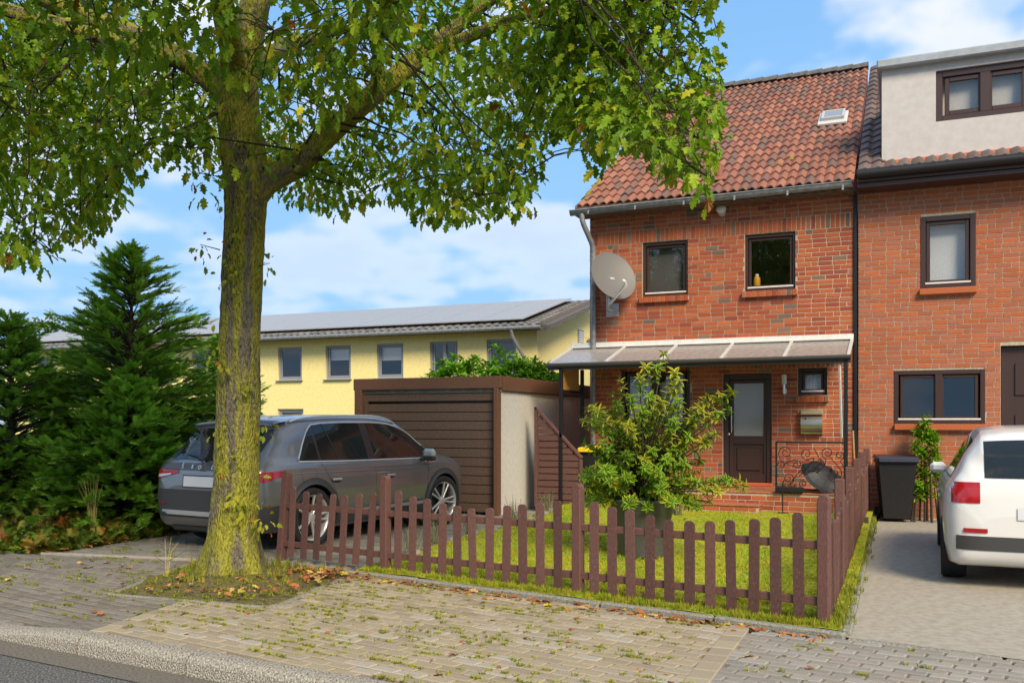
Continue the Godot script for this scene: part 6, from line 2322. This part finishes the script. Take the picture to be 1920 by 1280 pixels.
func build_plants() -> void:
	rng.seed = 99
	conifer("tall pointed yew with an open spire in the middle of the bank", Vector3(-10.75, 0.5, -10.55), 3.75, 1.85, 560, Color(0.21, 0.36, 0.048), 11)
	conifer("broad low yew in front of the pointed one", Vector3(-9.95, 0.35, -9.75), 1.75, 1.2, 330, Color(0.25, 0.43, 0.05), 12)
	conifer("bushy yew next to the car's rear window", Vector3(-10.75, 0.3, -12.6), 2.7, 1.2, 400, Color(0.22, 0.40, 0.05), 13)
	conifer("dark spreading yew on the roadside end of the bank", Vector3(-11.75, 0.5, -9.3), 2.55, 1.6, 430, Color(0.21, 0.36, 0.048), 14)
	conifer("shadowy yew behind the pointed one", Vector3(-12.6, 0.5, -12.0), 3.0, 1.9, 400, Color(0.19, 0.34, 0.048), 15)
	rng.seed = 321
	shrub("bright green laurel rising behind the garage roof", Vector3(-9.45, 1.0, -21.0), Vector3(2.0, 1.1, 0.95), 1200, Color(0.20, 0.42, 0.03), 0.2)
	shrub("narrow bright green bush against the orange brick wall", Vector3(0.35, 0.0, -15.6), Vector3(0.2, 0.8, 0.18), 150, Color(0.22, 0.42, 0.02), 0.12)
	# distant tree beyond the yellow house
	var ft := thing("distant_tree", "pale green round tree beyond the yellow house's far end", "tree", Vector3(-43, 0, -37))
	var st := begin()
	tube(st, [Vector3.ZERO, Vector3(0.1, 2.5, 0), Vector3(0, 5.0, 0)], [0.2, 0.16, 0.05], 10)
	obj("trunk", st, M.bark_dark, ft)
	var w := whorl(8, 0.25, -0.4)
	var where := []
	var cols := []
	for i in 600:
		var u := Vector3(rng.randfn(0, 1), rng.randfn(0, 1), rng.randfn(0, 1)).normalized() * pow(rng.randf(), 0.4)
		where.append(Transform3D(Basis(Vector3.UP, r(0, TAU)) * Basis(Vector3.RIGHT, r(-1, 1)) * Basis.from_scale(Vector3.ONE * r(0.25, 0.45)), Vector3(0, 5.2, 0) + u * Vector3(2.8, 2.0, 2.8) * (1.0 + 0.2 * sin(u.x * 9.0))))
		cols.append(Color(0.13, 0.20, 0.04) * r(0.7, 1.3))
	merged("crown", w, M.leaf, where, cols, ft)
	# pot with the big shrub
	var pot := thing("plant_pot", "large dark grey plastic plant pot on the lawn", "plant pot", Vector3(-2.62, 0.075, -9.86))
	st = begin()
	lathe(st, [Vector2(0, 0.0), Vector2(0.235, 0.0), Vector2(0.25, 0.02), Vector2(0.325, 0.47), Vector2(0.335, 0.475), Vector2(0.35, 0.60), Vector2(0.365, 0.605), Vector2(0.368, 0.63), Vector2(0.35, 0.632), Vector2(0.335, 0.55), Vector2(0.0, 0.54)], 44)
	obj("bowl", st, M.pot, pot)
	st = begin()
	lathe(st, [Vector2(0.334, 0.545), Vector2(0.2, 0.565), Vector2(0, 0.57)], 24)
	obj("soil", st, M.soil, pot)
	var bush := thing("potted_shrub", "tall light green evergreen shrub growing in the grey pot", "shrub", Vector3(-2.62, 0.62, -9.86))
	st = begin()
	where = []; cols = []
	var tips := []
	for q in [[1245, 665], [1232, 690], [1265, 700], [1212, 690], [1200, 710], [1275, 715], [1165, 715], [1150, 740], [1185, 745], [1125, 770], [1113, 790], [1140, 800], [1130, 830], [1160, 790], [1180, 800], [1205, 770], [1220, 745], [1240, 755], [1255, 740], [1195, 820], [1230, 800], [1265, 790], [1330, 745], [1350, 740], [1370, 735], [1345, 775], [1365, 770], [1315, 770], [1300, 790], [1325, 800], [1340, 815], [1290, 820], [1385, 905], [1395, 912], [1360, 900], [1345, 920], [1135, 880], [1120, 890], [1330, 940], [1310, 950]]:
		var d := 9.72 + r(-0.45, 0.4)
		var k := Vector3(-sin(YAW) + (q[0] - 960.0) / FOCAL * cos(YAW), -(q[1] - HORIZON) / FOCAL, -(cos(YAW) + (q[0] - 960.0) / FOCAL * sin(YAW)))
		tips.append([EYE + k * d - bush.position, 0.4])
	for i in 150:
		var a := r(0, TAU)
		var q := pow(rng.randf(), 0.5)
		var y := r(0.0, 0.78)
		var rad := 0.74 * sqrt(maxf(0.05, 1.0 - pow((y - 0.12) / 0.72, 2.0)))
		tips.append([Vector3(cos(a) * q * rad * 1.05, y, sin(a) * q * rad), 0.8])
	for i in 60:
		var a := r(0, TAU)
		tips.append([Vector3(cos(a) * r(0.2, 0.75), r(0.6, 1.15), sin(a) * r(0.1, 0.5)), 0.5])
	for tp in tips:
		var tip: Vector3 = tp[0]
		var root := Vector3(tip.x * 0.12, -0.05, tip.z * 0.12)
		var mid := root.lerp(tip, 0.5) + Vector3(-tip.x * 0.18, 0.10, -tip.z * 0.18)
		tube(st, [root, mid, tip], [0.011, 0.008, 0.004], 5, false)
		var n := 3
		for k in n:
			var p := tip - (tip - mid).normalized() * 0.08 * k
			var dir := (tip - mid).normalized()
			var b := Basis(Quaternion(Vector3.UP, (dir + Vector3(r(-0.3, 0.3), 0.25, r(-0.3, 0.3))).normalized())) * Basis(Vector3.UP, r(0, TAU))
			where.append(Transform3D(b * Basis.from_scale(Vector3.ONE * r(0.07, 0.11)), p))
			var young := rng.randf() < (0.6 if tip.y > 0.75 else 0.2)
			cols.append((Color(0.46, 0.47, 0.04) if young else Color(0.25, 0.40, 0.035)) * r(0.8, 1.15))
	obj("stems", st, M.twig, bush)
	merged("foliage", whorl(9, 0.21, -0.25), M.leaf, where, cols, bush)
	build_ground_plants()

func build_ground_plants() -> void:
	rng.seed = 555
	var patch := FastNoiseLite.new()
	patch.seed = 8
	patch.frequency = 1.0
	# lawn grass
	var tuft := blade_tuft(9, 0.9, 0.05)
	var where := []
	var cols := []
	var poly := PackedVector2Array()
	for p in [street(-6.55, 6.86), street(-1.76, 6.86), Vector3(-0.42, 0, -15.6), Vector3(-5.2, 0, -15.6)]: poly.append(Vector2(p.x, p.z))
	for i in 26000:
		var x := r(-6.6, -0.4)
		var z := -7.0 - 8.6 * pow(rng.randf(), 1.3)
		if not Geometry2D.is_point_in_polygon(Vector2(x, z), poly): continue
		if z < -14.3 and x > -3.3: continue
		var n := patch.get_noise_2d(x * 1.3, z * 1.3)
		where.append(Transform3D(Basis(Vector3.UP, r(0, TAU)) * Basis.from_scale(Vector3(0.05, r(0.025, 0.05), 0.05)), Vector3(x, lawn_y(x, z) - 0.004, z)))
		cols.append(Color(0.50, 0.47, 0.03).lerp(Color(0.30, 0.46, 0.025), clampf(n + 0.45, 0, 1)) * r(0.75, 1.2) if rng.randf() > 0.05 else Color(0.38, 0.26, 0.06))
	# taller grass along the fence foot
	for i in 1500:
		var s := r(-6.5, -1.8)
		var p := street(s, 6.86 + absf(rng.randfn(0, 0.13)))
		where.append(Transform3D(Basis(Vector3.UP, r(0, TAU)) * Basis.from_scale(Vector3(0.07, r(0.03, 0.085), 0.07)), Vector3(p.x, 0.02, p.z)))
		cols.append((Color(0.36, 0.33, 0.03) if rng.randf() < 0.6 else Color(0.24, 0.32, 0.02)) * r(0.7, 1.2))
	for i in 900:
		var z := r(-15.5, -7.2)
		var x := -0.42 + rng.randfn(0, 0.04)
		where.append(Transform3D(Basis(Vector3.UP, r(0, TAU)) * Basis.from_scale(Vector3(0.06, r(0.04, 0.12), 0.06)), Vector3(x, 0.02, z)))
		cols.append(Color(0.26, 0.28, 0.03) * r(0.6, 1.2))
	var g := many("lawn_grass", tuft, M.grass, where, cols)
	stuff(tag(g, "short yellow-green grass of the front lawn", "grass"))
	# weeds in the paving joints and moss tufts
	where = []; cols = []
	var i := 0
	while i < 5200:
		i += 1
		var s := r(-10.5, -0.5)
		var row := floorf(r(4.1, 6.75) / 0.1) * 0.1 + 0.05
		var p := street(s, row)
		var n := patch.get_noise_2d(s * 1.1 + 20.0, row * 2.2) + 0.45 * patch.get_noise_2d(s * 4.5, row * 5.0 + 9.0)
		var bias := -0.02 if s < -3.6 and s > -6.8 else 0.16
		if p.x > -1.3: bias = 0.42
		if n < bias: continue
		where.append(Transform3D(Basis(Vector3.UP, r(0, TAU)) * Basis.from_scale(Vector3(0.095, r(0.014, 0.036), 0.06)), Vector3(p.x, -0.004 + apron_y(Vector2(p.x, p.z)), p.z) + Vector3(r(-0.03, 0.03), 0, r(-0.012, 0.012))))
		cols.append(Color(0.36, 0.34, 0.02).lerp(Color(0.22, 0.28, 0.015), rng.randf()) * r(0.7, 1.2))
	g = many("paving_weeds", tuft, M.grass, where, cols)
	stuff(tag(g, "moss and grass tufts growing in the paving joints", "weeds"))
	# grass on the tree pit
	where = []; cols = []
	for k in 900:
		var x := r(-7.2, -4.9)
		var z := r(-8.2, -6.25)
		var d := Vector2(x + 6.21, z + 7.43).length()
		if d < 0.26: continue
		var near := exp(-d * d / 0.5)
		if rng.randf() > 0.25 + near and z > -7.75: continue
		if not Geometry2D.is_point_in_polygon(Vector2(x, z), PackedVector2Array([Vector2(-6.5, -6.25), Vector2(-4.9, -6.33), Vector2(-5.2, -8.0), Vector2(-7.2, -8.1)])): continue
		var tall := 0.02 + 0.11 * near * rng.randf() + (0.12 * rng.randf() if z < -7.8 else 0.0)
		where.append(Transform3D(Basis(Vector3.UP, r(0, TAU)) * Basis(Vector3.RIGHT, r(-0.3, 0.3)) * Basis.from_scale(Vector3(0.08, tall, 0.08)), Vector3(x, -0.01 + 0.09 * exp(-pow(d / 0.55, 2.0)), z)))
		cols.append((Color(0.34, 0.30, 0.05) if rng.randf() < 0.45 else Color(0.20, 0.25, 0.02)) * r(0.6, 1.2))
	g = many("pit_grass", tuft, M.grass, where, cols)
	stuff(tag(g, "dry and green grass round the tree's foot", "grass"))
	# fallen leaves
	where = []; cols = []
	var leaf := lobed_leaf()
	for k in 620:
		var p: Vector3
		var q := rng.randf()
		if q < 0.34: p = street(r(-6.6, -1.8), 6.72 - absf(rng.randfn(0, 0.07)))
		elif q < 0.46: p = street(r(-10, 0), r(4.1, 6.7))
		elif q < 0.66: p = Vector3(-5.35 + rng.randfn(0, 0.25), 0.03, -7.75 + rng.randfn(0, 0.16))
		elif q < 0.78: p = Vector3(r(-6.6, -5.0), 0.03, r(-8.0, -6.3))
		elif q < 0.92: p = Vector3(-9.25 + rng.randfn(0, 0.12), 0.03, r(-10.5, -7.7))
		else: p = Vector3(r(-5, -0.6), 0.0, r(-14, -7.6))
		if q >= 0.92: p.y = lawn_y(p.x, p.z) + 0.03
		p.y += 0.008 + (apron_y(Vector2(p.x, p.z)) if p.y < 0.01 else 0.0)
		where.append(Transform3D(Basis(Vector3.UP, r(0, TAU)) * Basis(Vector3.RIGHT, r(-0.35, 0.35)) * Basis(Vector3.BACK, r(-0.4, 0.4)) * Basis.from_scale(Vector3.ONE * r(0.05, 0.10)), p))
		var t := rng.randf()
		cols.append((Color(0.36, 0.14, 0.045) if t < 0.45 else Color(0.26, 0.10, 0.05) if t < 0.7 else Color(0.45, 0.27, 0.12) if t < 0.88 else Color(0.52, 0.40, 0.05)) * r(0.75, 1.2))
	g = many("fallen_leaves", leaf, M.litter, where, cols)
	stuff(tag(g, "brown and orange fallen leaves along the kerb and fence", "leaves"))
	# ground cover of the bank
	where = []; cols = []
	var sprig := frond()
	for k in 12000:
		var x := -9.22 - 6.5 * pow(rng.randf(), 1.6)
		var z := r(-12.5, -7.0)
		if z > -7.72 - (x + 9.2) * 0.226 * -1.0 * -1.0: continue
		var y := bank_y(x, z)
		var n := patch.get_noise_2d(x * 1.6 + 5.0, z * 1.6)
		var dir := Vector3(r(-1, 1) + 0.35, r(0.15, 0.9), r(-1, 1) + 0.35)
		where.append(Transform3D(aim(dir, r(-1, 1)) * Basis.from_scale(Vector3.ONE * r(0.08, 0.19)), Vector3(x, y + r(0.0, 0.16), z)))
		var c := Color(0.12, 0.19, 0.02) if n < 0.12 else Color(0.28, 0.18, 0.03)
		var q := rng.randf()
		if q < 0.16: c = Color(0.30, 0.23, 0.03)
		if n > 0.3 and q < 0.45: c = Color(0.42, 0.09, 0.03)
		if q > 0.9: c = Color(0.22, 0.31, 0.03)
		cols.append(c * r(0.7, 1.25))
	g = many("ground_cover", sprig, M.needle, where, cols)
	stuff(tag(g, "low green and rust-red ground cover on the bank", "ground cover"))
	# dry grass clump in the bank
	for q in [[Vector3(-9.55, 0.12, -8.75), 0.75, "dry yellow grass clump standing in the ground cover"], [Vector3(-6.72, 0.0, -7.05), 0.42, "single withered weed beside the tree's foot"]]:
		var c := thing("dry_grass", q[2], "grass clump", q[0])
		var st := begin()
		for k in 14 if q[1] > 0.5 else 3:
			var a := r(0, TAU)
			var o: Vector3 = Vector3(cos(a), 0, sin(a)) * r(0.02, 0.16) * q[1]
			tube(st, [o * 0.2, o * 0.7 + Vector3(0, q[1] * r(0.4, 0.6), 0), o * 1.7 + Vector3(0, q[1] * r(0.75, 1.0), 0)], [0.006, 0.004, 0.002], 4, false)
		obj("stalks", st, tones(Color(0.42, 0.36, 0.10), 0.3, 2.0, 0.8), c)
		st = begin()
		for k in 8 if q[1] > 0.5 else 5:
			var p: Vector3 = Vector3(r(-0.1, 0.1), q[1] * r(0.3, 0.9), r(-0.1, 0.1)) * Vector3(1, 1, 1)
			tube(st, [p * Vector3(0.3, 0.8, 0.3), p, p + Vector3(r(-0.08, 0.08), r(0.0, 0.06), r(-0.08, 0.08))], [0.003, 0.003, 0.001], 4, false)
		obj("side_shoots", st, M.twig, c)
	# lavender along the lawn's edge
	var lav := blade_tuft(60, 1.0, 0.012)
	for q in [[Vector3(-5.2, 0.05, -9.3), 0.34], [Vector3(-5.25, 0.05, -10.0), 0.38], [Vector3(-5.2, 0.06, -10.9), 0.36], [Vector3(-5.15, 0.08, -12.2), 0.36], [Vector3(-5.1, 0.1, -13.4), 0.42], [Vector3(-4.7, 0.1, -14.2), 0.46], [Vector3(-4.2, 0.1, -14.3), 0.40], [Vector3(-3.6, 0.12, -14.1), 0.36], [Vector3(-3.1, 0.12, -13.7), 0.34]]:
		var c := thing("lavender_bush", "grey-green lavender clump at the edge of the lawn", "lavender", q[0], r(0, TAU), "lavender clumps edging the lawn")
		var pale := r(0.8, 1.1)
		var m := tones(Color(0.24, 0.25, 0.13) * pale, 0.35, 3.0, 0.85)
		inst("foliage", lav, m, c, Transform3D(Basis.from_scale(Vector3(q[1] * 0.8, q[1], q[1] * 0.8)), Vector3.ZERO))
		var st := begin()
		for k in 12:
			var a := r(0, TAU)
			var o := Vector3(cos(a), 0, sin(a)) * r(0.03, 0.2)
			tube(st, [o * 0.3, o + Vector3(0, q[1] * r(0.7, 1.15), 0)], [0.003, 0.002], 4, false)
		obj("stems", st, M.twig, c)
	# stones of the lawn's edge
	var stone := tones(Color(0.26, 0.23, 0.20), 0.3, 2.0, 0.9, 0.4)
	for k in 16:
		var st := begin()
		var sz := Vector3(r(0.10, 0.2), r(0.05, 0.1), r(0.09, 0.16))
		lathe(st, [Vector2(0, 0.5), Vector2(0.3, 0.42), Vector2(0.5, 0.1), Vector2(0.46, -0.3), Vector2(0.0, -0.4)], 9, Vector3.ZERO, Basis.from_scale(sz))
		var o := obj("edge_stone", st, stone)
		o.position = Vector3(-5.02 + r(-0.06, 0.06), 0.07 + 0.006 * k, -8.7 - k * 0.34)
		o.rotation.y = r(0, TAU)
		tag(o, "rounded grey stone in the row edging the lawn", "stone", "stones edging the lawn")
